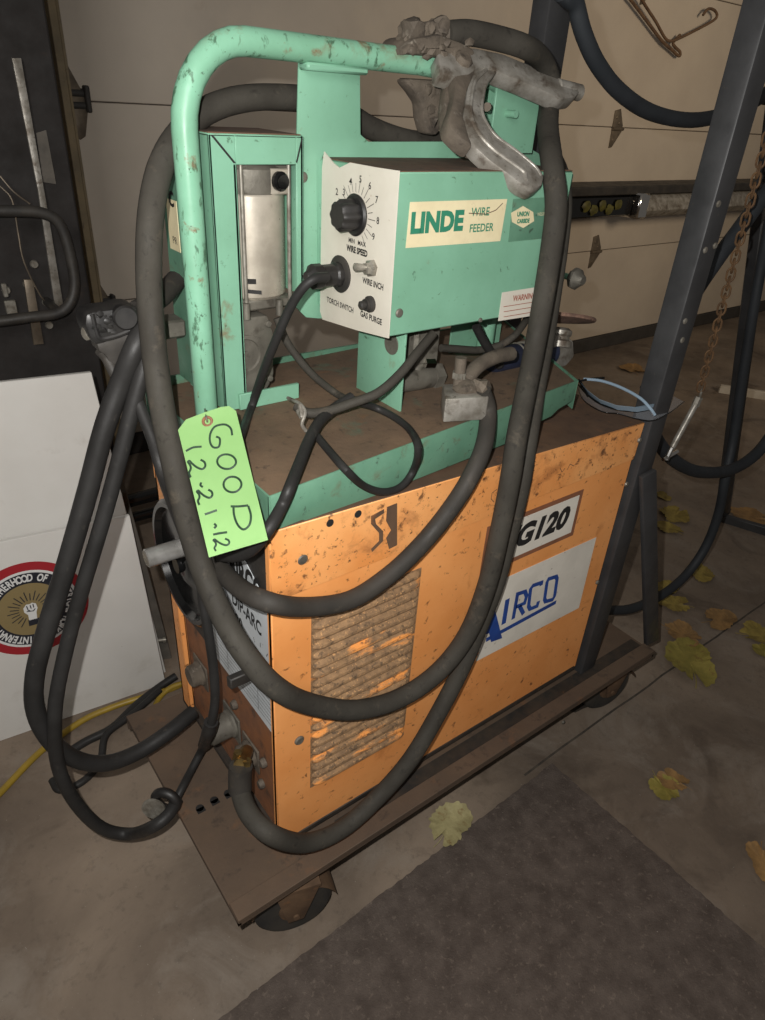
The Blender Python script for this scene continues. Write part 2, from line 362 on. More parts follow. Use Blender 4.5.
# garage door
DY = 2.25
dr = bpy.data.objects.new('door_1', None); C.objects.link(dr); dr.location = (.46, DY, 0); tag(dr, kind='structure')
zs = [.0, .706, 1.424, 2.13, 2.84]
for k in range(4):
    b = MB(); b.box(.46, 7.6, DY, DY+.045, zs[k]+(.0 if k else .10), zs[k+1]-.004, .003); b.build('door_panel', 'door', dr)
b = MB(); b.box(.46, 7.6, DY+.008, DY+.04, .1, 2.83); b.build('door_core', 'door_gap', dr)
b = MB(); b.box(.46, 7.6, DY-.012, DY+.05, .0, .098, .006); b.build('bottom_seal', 'door_rubber', dr)
def door_hinge(x, z):
    b = MB(); h = .105
    b.prism([(x-.022, DY, z-h), (x+.004, DY, z-h*.95), (x+.07, DY, z-.015), (x+.07, DY, z+.02), (x+.02, DY, z+h), (x-.03, DY, z+h*.9)], (0, -.006, 0), .001)
    b.cyl((x-.03, DY-.012, z), (x+.07, DY-.012, z), .010, seg=12)
    for dx, dz in ((0, .06), (0, -.06), (.03, .03)): screw(b, (x+dx, DY-.006, z+dz), (0, -1, 0), .009, .004)
    b.build('door_hinge', 'hinge', dr)
for x, z in ((3.62, 1.415), (3.66, .70), (6.05, 1.41), (3.64, 2.13)): door_hinge(x, z)
def roller(x, z, s=1):
    b = MB()
    P = lambda px, pz: (x+px*s, DY-.012, z+pz*s)
    b.prism([P(-.02, .15), P(.012, .14), P(.06, .04), P(.085, -.02), P(.055, -.14), P(.03, -.155), P(.0, -.13), P(-.03, 0)], (0, -.01, 0), .003)
    b.build('roller_bracket', 'hinge', dr)
    b = MB(); b.cyl(P(-.03, .02), P(.085, .02), .018*s, seg=14); b.cyl(P(-.03, -.025), P(.085, -.025), .018*s, seg=14)
    b.box(x+.07*s, x+.09*s, DY-.045, DY-.01, z-.05*s, z+.05*s, .004); b.build('roller_barrel', 'black_dusty', dr)
roller(.435, 1.43, .85); roller(.43, .70, .8)
b = MB(); b.box(.392, .44, DY-.05, DY+.03, 0, 2.8, .004); b.box(.44, .452, DY-.03, DY+.03, 0, 2.8); struct(b, 'trim_2', 'jamb')
b = MB(); b.box(-4, .392, DY, DY+.06, 0, 2.9); struct(b, 'wall_back', 'dark_wall')
# ================================================================== background things
# black cabinet with grab bar
cb = thing('metal_cabinet', (-.5, 1.5, 0), 'tall black steel cabinet with bent grab bar and silver strip, behind the white boards', 'cabinet')
b = MB(); b.box(-1.3, .215, 1.5, 2.0, 0, 2.0, .006); b.build('body', 'dark_wall', cb)
b = MB(); b.prism([at(11, 58, 'y', 1.497), at(20, 58, 'y', 1.497), at(47, 212, 'y', 1.497), at(62, 303, 'y', 1.497), at(54, 306, 'y', 1.497), at(37, 190, 'y', 1.497)], (0, -.012, 0), .001); b.build('edge_strip', 'alu', cb)
BY = 1.36
b = MB(); b.tube([at(-60, 211, 'y', BY), at(-20, 211, 'y', BY), at(20, 211, 'y', BY), at(42, 213, 'y', BY), at(57, 221, 'y', BY), at(66, 240, 'y', BY), at(73, 270, 'y', BY), at(74, 290, 'y', BY), at(68, 306, 'y', BY), at(55, 314, 'y', BY), at(30, 317, 'y', BY), at(0, 321, 'y', BY), at(-60, 327, 'y', BY)], .0145, 14)
for q in ((-40, 211), (-40, 325), (60, 313)):
    p = at(q[0], q[1], 'y', BY); b.cyl(p, (p.x, 1.5, p.z), .012)
g = b.build('grab_bar', 'black_dusty', cb); g['label'] = 'bent black tube grab bar'
b = MB(); b.prism([at(23, 279, 'y', 1.49), at(32, 279, 'y', 1.49), at(43, 343, 'y', 1.49), at(33, 344, 'y', 1.49)], (0, -.01, 0), .001)
b.build('bracket', 'hinge', cb)
for q in ((46, 302), (34, 264), (49, 325), (27, 284), (56, 304), (6, 290)):
    b = MB(); screw(b, at(q[0], q[1], 'y', 1.5)+Vector((0, -.001, 0)), (0, -1, 0), .012, .008); b.build('bolt', 'bolt', cb)
b = MB(); b.prism([at(36, 133, 'y', 1.498), at(46, 130, 'y', 1.498), at(56, 184, 'y', 1.498), at(43, 182, 'y', 1.498)], (0, -.002, 0)); b.build('tape_scrap', 'board_edge', cb)
b = MB(); b.tube([at(0, 186, 'y', 1.47), at(12, 200, 'y', 1.46), at(18, 232, 'y', 1.46), at(24, 262, 'y', 1.46), at(40, 295, 'y', 1.47), at(48, 303, 'y', 1.49)], .0022, 6)
b.tube([at(0, 176, 'y', 1.47), at(14, 192, 'y', 1.46), at(30, 204, 'y', 1.46)], .0022, 6); b.build('wire', 'hinge', cb)
b = MB()
for q in (((0, 283), (8, 296)), ((3, 300), (17, 312))):
    a = at(q[0][0], q[0][1], 'y', 1.5); d = at(q[1][0], q[1][1], 'y', 1.5); b.box(a.x, d.x, 1.485, 1.5, d.z, a.z, .002)
b.build('latch', 'bolt', cb)
# leaning boards
def board(name, BL, BR, TR, TL, t, label):
    n = (Vector(BR)-Vector(BL)).cross(Vector(TL)-Vector(BL)).normalized()*-t
    if n.y < 0: n = -n
    P = [Vector(p) for p in (BL, BR, TR, TL)]
    b = MB(); b.mat('board')
    o = thing(name, ((P[0].x+P[1].x)/2, P[0].y, 0), label, 'board')
    b.hexa([P[0], P[1], P[1]+n, P[0]+n, P[3], P[2], P[2]+n, P[3]+n], .0015); b.build('panel', 'board', o)
    return o, P
rp, _ = board('wooden_board', (-.9, .90, 0), (.078, .815, 0), (.030, .905, .908), (-.9, .99, .925), .014, 'larger white board leaning upright behind the board with the round sticker')
b1, P1 = board('sign_board', (-.9, .858, 0), (.060, .772, 0), (.038, .800, .566), (-.9, .885, .590), .012, 'lower white board on the floor bearing a red and black round union sticker')
b3 = MB(); b3.hexa([(-.1, .93, 0), (.115, .86, 0), (.115, .88, 0), (-.1, .95, 0), (-.1, 1.0, .55), (.075, .93, .56), (.075, .95, .56), (-.1, 1.02, .55)], .002)
tag(b3.build('backing_board', 'board_edge'), 'narrow dark grey board edge showing between white boards and the orange welder', 'board')
b = MB(); b.lathe([(.006, 0), (.006, .02), (.010, .02), (.010, .028)], (.072, .85, .10), (1, -.4, 0), 10); b.build('bolt', 'bolt', b1)
# sticker on lower board
O1 = P1[0]; uB = (P1[1]-P1[0]).normalized(); vB = (P1[3]-P1[0]); vB = (vB-uB*vB.dot(uB)).normalized(); nB = uB.cross(vB)
cs = onplane(31, 609, O1, nB); Rs = (onplane(31, 563, O1, nB)-onplane(29, 655, O1, nB)).length/2
sb = MB()
def disc(mb, r, t, m, seg=72): mb.mat(m); mb.lathe([(r, 0), (r, t)], cs, nB, seg)
disc(sb, Rs, .0006, 'red'); disc(sb, Rs*.83, .0009, 'sticker_white'); disc(sb, Rs*.78, .0012, 'navy'); disc(sb, Rs*.56, .0015, 'olive')
sb.mat('sticker_white')
txt = 'INTERNATIONAL BROTHERHOOD OF ELECTRICAL WORKERS'
a0 = -101; st_ = 341/(len(txt)-1)
for i, ch in enumerate(txt):
    if ch == ' ': continue
    a = math.radians(a0-i*st_); p = cs+uB*(math.cos(a)*Rs*.67)+vB*(math.sin(a)*Rs*.67)
    sb.text(ch, p, uB, vB, Rs*.21, depth=.0016, bold=.0010, rot=a-PI/2, sx=.62)
a = math.radians(-92); sb.lathe([(Rs*.035, 0), (Rs*.035, .0018)], cs+uB*(math.cos(a)*Rs*.67)+vB*(math.sin(a)*Rs*.67), nB, 14)
sb.mat('navy')
for k in range(26):
    a = 2*PI*k/26
    if -2.1 < math.atan2(math.sin(a), math.cos(a)) < -1.05: continue
    r0 = .2; r1 = .40 if k % 2 else .35
    sb.stroke([(math.cos(a)*Rs*r0, math.sin(a)*Rs*r0), (math.cos(a)*Rs*r1, math.sin(a)*Rs*r1)], Rs*.018, cs, uB, vB, .0019)
def spoly(pts, lift, m):
    sb.mat(m); sb.prism([cs+uB*(x*Rs)+vB*(y*Rs)+nB*lift for x, y in pts], nB*.0005)
spoly([(-.10, -.35), (.10, -.35), (.09, -.22), (-.09, -.22)], .0019, 'navy')
spoly([(-.075, -.23), (.06, -.23), (.075, -.08), (.11, .0), (.10, .10), (.04, .14), (.0, .12), (-.06, .13), (-.12, .06), (-.12, -.03), (-.07, -.10)], .0019, 'sticker_white')
sb.mat('navy')
for q in ([(-.06, .10), (-.05, .0), (-.02, -.02)], [(.0, .10), (.005, .02)], [(.05, .11), (.05, .03)], [(-.08, -.02), (.03, -.04), (.07, .0)]):
    sb.stroke([(x*Rs, y*Rs) for x, y in q], Rs*.018, cs, uB, vB, .0026)
s_ = sb.build('round_sticker', None, b1); s_['label'] = 'round red, black and olive sticker with a white raised fist'
# black pipe rail in the gap
b = MB(); b.cyl((.02, 1.12, .42), (.40, 1.12, .42), .02); b.cyl((.02, 1.12, .36), (.40, 1.12, .36), .016)
for x in (.04, .38): b.cyl((x, 1.12, 0), (x, 1.12, .42), .016)
tag(b.build('pipe_rack', 'black_gloss'), 'low glossy black pipe rack behind the upright of the welder and boards', 'rack')
# shelf at the garage door
sh = thing('door_shelf', (4.2, 2.1, .95), 'long dark-topped shelf with a bright metal front along the garage door', 'shelf')
b = MB(); b.box(3.02, 6.2, 2.02, 2.248, 1.075, 1.125, .006); b.build('top_rail', 'black_dusty', sh)
b = MB()
b.prism([(3.75, 2.0, 1.05), (3.75, 1.97, .985), (3.75, 2.03, .94), (3.75, 2.2, .94), (3.75, 2.2, 1.07), (3.75, 2.03, 1.07)], (2.4, 0, 0), .006); b.build('metal_front', 'alu', sh)
b = MB(); b.box(3.66, 3.76, 1.98, 2.2, .94, 1.085, .01); b.build('end_cap', 'chrome', sh)
b = MB(); b.box(3.04, 3.66, 2.03, 2.2, .955, 1.07, .008); b.build('drawer', 'black_gloss', sh)
b = MB()
for k in range(5): b.blob((3.2+.075*k, 2.022, 1.01+.012*(-1)**k), .035, (1, .25, .85), .2, 2, k)
tag(b.build('leaf_garland', 'olive_dark'), 'yellow-green leafy decoration on the black left end of the door shelf', 'decoration')
# bent rod hooks on the door
def rod(pts, r, label, y=2.215):
    P = [at(px, py, 'y', y) for px, py in pts]
    tag(MB().tube(P, r, 10, step=4).build('rod_hook', 'rust'), label, 'hook', None)
rod([(626, -6), (640, 12), (655, 32), (663, 42), (672, 50), (679, 56), (680, 52), (675, 47), (673, 43), (677, 38), (680, 35)], .0085, 'heavier bent brown rod with a barbed tip, in front of the tan door')
rod([(637, -10), (645, 5), (656, 22), (665, 38), (671, 41), (680, 38), (700, 28), (714, 20), (717, 15), (714, 10), (708, 9), (703, 15)], .0078, 'thinner bent brown rod ending in a curled hook, on the tan door', 2.20)
# stand at right
sd = thing('steel_stand', (2.43, .39, 0), 'dark steel stand with a slanted leg standing on the floor at far right', 'stand')
b = MB(); A = at(762, 215, 'y', .39); Bm = Vector((2.425, .39, .02)); d = (A-Bm); A2 = Bm+d*1.25
def bar(mb, a, c, w, t=None):
    a = Vector(a); c = Vector(c); t = t or w; q = (c-a).normalized(); s1 = q.cross(Y).normalized() if abs(q.dot(Y)) < .95 else X; s2 = q.cross(s1).normalized()
    P = []
    for p in (a, c):
        for i, j in ((-1, -1), (1, -1), (1, 1), (-1, 1)): P.append(p+s1*(i*w/2)+s2*(j*t/2))
    mb.hexa(P, min(w, t)*.12)
bar(b, Bm, A2, .055, .04); b.build('leg', 'steel_dark', sd)
b = MB(); bar(b, (2.40, .395, .012), at(800, 541, 'z', .02), .045, .024); b.build('base_rail', 'steel_dark', sd)
b = MB(); E_ = at(800, 541, 'z', .02); bar(b, E_, A2+Vector((.05, -.2, 0)), .055, .04); b.build('leg', 'steel_dark', sd)
b = MB(); bar(b, A2+Vector((-.02, .03, 0)), A2+Vector((.07, -.24, 0)), .05, .05); b.build('top_rail', 'steel_dark', sd)
# stick
b = MB(); bar(b, at(719, 389, 'z', .02), at(790, 400, 'z', .02), .06, .03); tag(b.build('wood_stick', 'stick'), 'pale flat strip of wood lying on the floor near the garage door', 'stick')
# carpet mat with fibrous edge
mm = MB(); e = random.Random(5)
bx = bmesh.new(); N = 60
def edge(a, c, n): return [(a[0]+(c[0]-a[0])*k/n+e.uniform(-.002, .002), a[1]+(c[1]-a[1])*k/n+e.uniform(-.002, .002)) for k in range(n)]
poly = edge((.783, -.068), (.812, -1.5), 120)+edge((.812, -1.5), (-.6, -1.5), 40)+edge((-.6, -1.5), (-.55, -.112), 60)+edge((-.55, -.112), (.783, -.068), 120)
mm.prism([(x, y, .001) for x, y in poly], (0, 0, .009)); tag(mm.build('floor_mat', 'mat'), 'dark grey-brown carpet mat on the concrete in front of the welder', 'mat')
# leaves
def leafmesh(seed, lobes=5):
    r = random.Random(seed); n = 60; P = []
    for k in range(n):
        a = 2*PI*k/n
        rad = .74+.2*abs(math.cos(a*lobes/2+seed))**.8+.1*math.sin(a*2+seed*2)+r.uniform(-.06, .06)
        if abs(a-PI) < .2: rad *= .6
        P.append((rad*math.cos(a), rad*math.sin(a)*.85))
    vs = [Vector((0, 0, .05))]; fs = []
    for ri, q in enumerate((.33, .66, 1)):
        for k, (x, y) in enumerate(P):
            a = 2*PI*k/n
            vs.append(Vector((x*q, y*q, .04*math.sin(a*2+seed)*q+.13*q*q*abs(math.sin(a*1.5+seed))+(r.uniform(0, .05) if ri == 2 else 0)+.02)))
    for k in range(n): fs.append((0, 1+k, 1+(k+1) % n))
    for i in range(2):
        for k in range(n): fs.append((1+i*n+k, 1+(i+1)*n+k, 1+(i+1)*n+(k+1) % n, 1+i*n+(k+1) % n))
    b = MB(); b.add(vs, fs); b.tube([(-.4, 0, .06), (-.8, .02, .05), (-1.12, .1, .03)], .014, 5)
    return b
LV = [('leaf_p', 449, 828, .075, .2, 'large pale dry leaf lying at the upper edge of the floor mat'),
 ('leaf_g', 664, 788, .055, 2.2, 'curled yellow leaf of the pair on bare concrete right of the mat'),
 ('leaf_b', 672, 782, .05, 1.0, 'tan leaf tucked behind the yellow one on bare concrete right of the mat'),
 ('leaf_g', 689, 662, .125, .4, 'biggest yellow-green leaf, on the floor beyond the end of the cart'),
 ('leaf_b', 682, 635, .08, 2.5, 'brown leaf lying just behind the biggest yellow-green leaf'),
 ('leaf_y', 674, 605, .07, 1.2, 'yellow leaf under the low black hose beside the slanted cart brace'),
 ('leaf_y', 701, 574, .075, 2.0, 'yellow leaf just right of the low black hose'),
 ('leaf_y', 666, 588, .06, .1, 'small yellow leaf between cart brace and low black hose'),
 ('leaf_y', 674, 516, .095, 1.6, 'yellow leaf on the floor in the shade below the turnbuckle'),
 ('leaf_y', 668, 529, .07, .9, 'small bright yellow leaf touching the one below the turnbuckle'),
 ('leaf_y', 762, 637, .09, 2.8, 'yellow leaf at the right edge of the photo, level with the cart end'),
 ('leaf_g', 763, 652, .05, .7, 'little yellow leaf below the one at the right edge of the photo'),
 ('leaf_b', 764, 864, .062, 1.9, 'curled tan leaf at the lower right edge of the photo'),
 ('leaf_b', 748, 517, .11, 1.1, 'dull tan leaf beside the foot of the dark steel stand'),
 ('leaf_b', 632, 370, .12, .5, 'brown leaf far back near the garage door, seen left of the cart post'),
 ('leaf_b', 720, 620, .08, 3.0, 'faded brown leaf on the seam right of the biggest leaf'),
 ('leaf_y', 663, 497, .05, 2.4, 'small yellow leaf behind the lower end of the turnbuckle')]
for i, (mt, px, py, s, rz, lb) in enumerate(LV):
    p = at(px, py, 'z', 0); p.z = .012 if i == 0 else .001
    if i == 2: p.z = .004
    T = Matrix.Translation(p) @ Matrix.Rotation(rz*2, 4, 'Z') @ Matrix.Scale(s*.88, 4)
    b = leafmesh(i+1, 5 if i % 3 else 3); b.v = [T @ v for v in b.v]
    tag(b.build('fallen_leaf', mt, loc=(p.x, p.y, 0)), lb, 'leaf', 'fallen leaves on the garage floor')
# yellow hose on the floor
cable('air_hose', [(-20, 812, 'z', .012), (0, 793, 'z', .012), (40, 752, 'z', .012), (80, 722, 'z', .012), (110, 708, 'z', .012), (140, 698, 'z', .012), (168, 690, 'z', .012), (182, 684, 'z', .012)], .0085, 'yellow', 'yellow air hose curving across the floor beneath the white board', 'hose')
cable('air_hose', [(183, 683, 'z', .02), (170, 688, 'z', .02), (158, 700, 'z', .012), (153, 716, 'z', .012), (155, 735, 'z', .012), (162, 750, 'z', .012)], .0075, 'yellow', 'short yellow hose end curling down beside the orange welder corner', 'hose')
# ================================================================== cart
ct = thing('welding_cart', (.5, .2, 0), 'rusty brown steel cart with tall dark posts at its back end, carrying the orange welder', 'cart')
DZ = .22
dk = MB(); dk.mat('deck'); sl = [(-.082, .182), (-.050, .183), (-.019, .182)]
dk.box(-.122, 1.15, -.07, .505, DZ-.010, DZ, .0015)
dk.box(-.122, -.116, -.07, .505, DZ-.014, DZ-.008); dk.box(-.122, 1.15, -.07, -.064, DZ-.016, DZ-.008); dk.box(-.122, 1.15, .499, .505, DZ-.04, DZ-.008)
dk.box(1.144, 1.15, -.07, .505, DZ-.016, DZ-.008)
dk.mat('base_black'); dk.box(.13, 1.14, -.034, .0, DZ-.002, DZ+.0008); dk.mat('deck'); dk.box(-.122, 1.15, -.072, -.034, DZ, DZ+.006, .001)  # shade of the gap between side rail and skid, painted as a black strip
dk.mat('ink')
for x, y in sl: dk.lathe([(.0085, 0), (.0085, .0006)], (x, y, DZ), Z, 14); dk.box(x-.0085, x+.0085, y-.012, y, DZ, DZ+.0006)
dk.build('deck', None, ct)
def caster(x, y, ang, label=None):
    ax = Vector((math.cos(ang), math.sin(ang), 0)); f = Vector((-ax.y, ax.x, 0))
    w = MB(); R = .082; hw = .030; c = Vector((x, y, R))
    w.lathe([(R*.55, -hw), (R*.86, -hw), (R*.97, -hw*.75), (R, -hw*.3), (R, hw*.3), (R*.97, hw*.75), (R*.86, hw), (R*.55, hw)], c, ax, 40)
    wheel = w.build('caster', 'rubber', ct)
    h = MB(); h.lathe([(.012, -hw-.008), (.03, -hw-.004), (.034, -hw+.004), (.034, hw-.004), (.03, hw+.004), (.012, hw+.008)], c, ax, 24); h.build('hub', 'rust', wheel)
    k = MB()
    for s in (-1, 1):
        o = c+ax*(s*(hw+.012)); t = ax*(.004*s)
        k.prism([o+f*.016+Z*-.016, o+f*-.016+Z*-.016, o+f*-.05+Z*(DZ-.052-R), o+f*.04+Z*(DZ-.052-R)], t, .001)
    k.prism([c+ax*(-hw-.018)+f*-.05+Z*(DZ-.055-R), c+ax*(hw+.018)+f*-.05+Z*(DZ-.055-R), c+ax*(hw+.018)+f*.045+Z*(DZ-.055-R), c+ax*(-hw-.018)+f*.045+Z*(DZ-.055-R)], Z*.008)
    k.cyl(c+Z*(DZ-.05-R), c+Z*(DZ-.012-R), .034, .040); k.cyl(c+ax*(-hw-.02), c+ax*(hw+.02), .007, seg=12)
    k.lathe([(R*.5, 0), (R*1.12, .001), (R*1.12, .004), (R*.5, .006)], c+ax*(hw+.012)+Z*-.002, ax, 8) if False else None
    # curved mudguard over the wheel
    g = []; G = []
    for i in range(13):
        a = math.radians(15+150*i/12); g.append(c+f*(math.cos(a)*(R+.008))+Z*(math.sin(a)*(R+.008)*.86))
    vs = [p+ax*(-hw-.01) for p in g]+[p+ax*(hw+.01) for p in g]; n = len(g)
    k.add(vs, [(i, i+1, n+i+1, n+i) for i in range(n-1)])
    k.build('fork', 'rust', wheel)
caster(.018, -.012, math.radians(74)); caster(.02, .43, math.radians(95)); caster(1.07, .012, math.radians(80)); caster(1.06, .44, math.radians(90))
def sqtube(x0, x1, y0, y1, z0, z1, name):
    b = MB(); b.box(x0, x1, y0, y1, z0, z1, .005, seg=2)
    return b.build(name, 'steel_dark', ct)
p1 = sqtube(.901, .958, -.014, .036, DZ, 2.05, 'post'); p2 = sqtube(.885, .955, .43, .48, DZ, 2.05, 'post')
for px, py in ((698, 205), (689, 252), (676, 323), (682, 340), (720, 245)):
    b = MB(); p = at(px, py, 'y', -.014); p.x = min(max(p.x, .915), .945)
    screw(b, p, (0, -1, 0), .006, .003); b.build('screw', 'bolt', p1)
b = MB(); bar(b, (.944, .01, 1.98), (1.22, .03, 1.98), .035); bar(b, (.92, .43, 1.99), (.92, .03, 1.99), .035); bar(b, (.955, .455, 1.98), (1.22, .455, 1.98), .035); b.build('top_bar', 'steel_dark', ct)
b = MB(); b.prism([at(643, 478, 'y', -.03), at(657, 470, 'y', -.03), at(659, 640, 'y', -.035), at(647, 646, 'y', -.035)], (0, .012, 0), .002); b.build('brace', 'steel_dark', ct)
b = MB(); bar(b, (.92, .03, .60), (.92, .43, .60), .03); b.build('cross_rail', 'steel_dark', ct)
# ================================================================== orange welder
wd = thing('welding_machine', (.44, .22, DZ), 'large orange welding power source with louvres and stickers, standing on the rusty cart', 'welder')
b = MB(); b.box(.02, .87, .012, .44, DZ, DZ+.034); b.box(.0, .88, -.002, .455, DZ+.022, DZ+.036, .002); b.build('skid', 'base_black', wd)
# body side
b = MB(); b.mat('orange')
b.box(0, .886, 0, .010, .250, .86, .002); b.box(0, .886, .443, .453, .25, .95, .002)
b.box(0, .012, .412, .453, .25, .95, .002)
b.box(.876, .886, .01, .445, .25, .93)
b.box(.0, .012, .001, .012, .25, .95)
b.build('side_panel', None, wd)
b = MB(); b.mat('orange_cover')
b.hexa([(0, -.003, .846), (.888, -.003, .858), (.888, .0, .858), (0, .0, .846), (0, -.003, .972), (.892, -.003, .944), (.892, .0, .944), (0, .0, .972)], .0012)
b.hexa([(0, .453, .846), (.888, .453, .858), (.888, .456, .858), (0, .456, .846), (0, .453, .972), (.892, .453, .944), (.892, .456, .944), (0, .456, .972)])
b.mat('cab_top'); b.hexa([(0, -.001, .964), (.892, -.001, .936), (.892, .455, .936), (0, .455, .964), (0, -.001, .9725), (.892, -.001, .9445), (.892, .455, .9445), (0, .455, .9725)], .001)
b.build('top_cover', None, wd)
# missing-badge scuff and holes
b = MB()
for px, py in ((330, 523), (358, 514)):
    b = MB(); b.lathe([(.0065, 0), (.0065, .0005)], at(px, py, 'y', -.0031), -Y, 14); b.build('mounting_hole', 'ink', wd)
b = MB(); b.mat('cab_top')
def sp(pts): return [at(px, py, 'y', -.0033) for px, py in pts]
b.prism(sp([(387, 507), (397, 503), (397, 545), (389, 549), (386, 538), (391, 530), (386, 521)]), -Y*.0004)
b.prism(sp([(371, 516), (384, 509), (384, 513), (375, 519), (376, 524), (383, 531), (383, 541), (372, 552), (371, 549), (379, 541), (379, 533), (371, 524)]), -Y*.0004)
b.build('badge_scar', None, wd)
# louvres
lv = MB(); z0, z1, n = .370, .797, 20; pz = (z1-z0)/n
lv.mat('louver'); lv.box(.071, .297, -.0012, .0, z0, z1)
for k in range(n):
    zc = z0+pz*k; xa, xb = .074, .294; prof = [(0, .002), (-.0030, .003), (-.0085, pz*.40), (-.0075, pz*.62), (0, pz*.88)]
    vs = []; fs = []; ts = [0, .015, .04, .08, .5, .92, .96, .985, 1]; es = [.1, .6, .88, 1, 1, 1, .88, .6, .1]; m_ = 8
    for i in range(m_+1):
        t = ts[i]; x = xa+(xb-xa)*t; e_ = es[i]
        for dy, dz in prof: vs.append(Vector((x, dy*e_-.001, zc+pz*.45+(dz-pz*.45)*(.45+.55*e_))))
    q = len(prof)
    for i in range(m_):
        for j in range(q-1): fs.append((i*q+j, (i+1)*q+j, (i+1)*q+j+1, i*q+j+1))
    lv.add(vs, fs)
lv.build('louver_vent', None, wd)
for px, py in ((302, 559), (299, 740), (639, 440), (626, 484), (597, 582), (563, 722), (290, 560)):
    if (px, py) == (290, 560): continue
    b = MB(); p = at(px, py, 'y', -.0005 if py > 500 else -.003); screw(b, p, -Y, .0095 if px < 400 else .006, .004); b.build('screw', 'bolt' if px > 600 or px < 300 else 'cast', wd)
# stickers on side
UX, UZ = Vector((1, 0, 0)), Vector((0, 0, 1))
b = MB(); o = Vector((.5915, -.0005, .772)); b.mat('label_brown'); b.quad(o, UX, UZ, -.1395, .1395, -.057, .057)
b.mat('white_label'); b.quad(o, UX, UZ, -.129, .129, -.046, .046, .001)
b.mat('ink'); b.text('WG120', o-UX*.012, UX, UZ, .068, depth=.0014, bold=.0036, shear=.2, sx=1.02)
b.build('number_sticker', None, wd)
b = MB(); b.mat('white_label'); o = Vector((0, -.0005, 0))
b.prism([(.484, 0-.0005, .477), (.828, -.0005, .472), (.824, -.0005, .677), (.523, -.0005, .680)], -Y*.0008)
b.mat('ink_blue'); A = lambda px, py: at(px, py, 'y', -.0014)
def ribbon(pts, w, closed=False):
    P = [A(*p) for p in pts]; b.stroke([(p.x, p.z) for p in P], w, (0, -.0014, 0), UX, UZ, .0003, closed)
# big A, then narrow slanted strokes for the other letters, underline joined to the A
b.prism([A(477, 634), A(487, 608), A(494, 606), A(502, 638), A(491, 642), A(489, 633), A(484, 635), A(482, 640)], -Y*.0005)
ribbon([(486, 640), (556, 602)], .0115)
ribbon([(503.5, 624), (507.5, 599)], .0135)
ribbon([(513, 619), (517.5, 594), (525, 591.5), (526.5, 596), (524.5, 603), (516, 607)], .0108)
ribbon([(519.5, 606), (523.5, 614)], .0108)
ribbon([(541, 585.5), (541.5, 582.5), (533, 585.5), (530.5, 589), (528.5, 606), (530, 609), (537, 606), (538.5, 601)], .0108)
ribbon([(548.5, 579), (556, 576.5), (557, 579), (554.5, 596), (552.5, 599.5), (545.5, 601.5), (544.5, 599), (547, 582)], .0108, True)
lg = b.build('logo_sticker', None, wd)
b = MB(); b.mat('rust_top')
for q in ([(536, 462), (530, 460), (526, 466), (530, 470), (535, 465), (530, 478), (526, 488)], [(497, 489), (492, 493), (491, 499), (494, 502)], [(560, 468), (562, 472), (565, 468)], [(567, 470), (570, 464), (574, 466)]):
    b = MB().mat('rust_top'); P = [at(px, py, 'y', -.0033) for px, py in q]; b.stroke([(p.x, p.z) for p in P], .0014, (0, -.0033, 0), UX, UZ, .0003); b.build('pen_scribble', None, wd)
# front face
FX = .014; UF, NF = Vector((0, -1, 0)), Vector((-1, 0, 0))
b = MB(); b.mat('red_rust'); b.box(FX, FX+.004, .010, .415, .25, .53)
b.mat('black_dusty'); b.box(FX, FX+.004, .010, .415, .53, .962)
b.build('front_panel', None, wd)
def fp(px, py): return at(px, py, 'x', FX-.0005)
b = MB(); b.mat('nameplate'); q = [Vector((FX-.0005, y, z)) for y, z in ((.012, .525), (.30, .53), (.335, .62), (.335, .875), (.14, .875), (.012, .80))]
b.prism(q, (-.0012, 0, 0))
b.mat('ink')
def ftext(t, px, py, size, **k): b.text(t, fp(px, py)+NF*.0012, UF, UZ, size, depth=.0004, **k)
ftext('AIRCO', 246, 578, .062, bold=.0026, sx=.62)
ftext('DIP-ARC', 247, 613, .040, bold=.001, sx=.7)
ftext('200', 238, 621, .042, bold=.001, sx=.66)
b.stroke([(-.33, .852), (-.17, .852)], .016, (FX-.002, 0, 0), UF, UZ)
# dial marks and a ruled table on the lower plate
cd_ = Vector((FX-.0018, .062, .66))
for k in range(11):
    a = math.radians(-40+26*k); b.stroke([(-.062+.046*math.cos(a), .66+.046*math.sin(a)), (-.062+.056*math.cos(a), .66+.056*math.sin(a))], .0016, (FX-.002, 0, 0), UF, UZ)
for k in range(9): b.stroke([(-.27, .545+.010*k), (-.03, .545+.010*k)], .0011, (FX-.002, 0, 0), UF, UZ)
for yy in (-.27, -.2, -.14, -.08, -.03): b.stroke([(yy, .545), (yy, .625)], .0011, (FX-.002, 0, 0), UF, UZ)
b.build('nameplate', None, wd)
b = MB(); b.lathe([(.024, 0), (.024, .010), (.018, .014)], (FX, .062, .66), NF, 24)
k0 = Vector((FX-.014, .062, .66)); b.hexa([k0+Vector((0, .006, -.014)), k0+Vector((0, -.010, -.010)), k0+Vector((-.05, -.010, -.010)), k0+Vector((-.05, .006, -.014)),
    k0+Vector((0, .006, .010)), k0+Vector((0, -.010, .012)), k0+Vector((-.05, -.010, .012)), k0+Vector((-.05, .006, .010))], .002); b.build('selector_knob', 'black_dusty', wd)
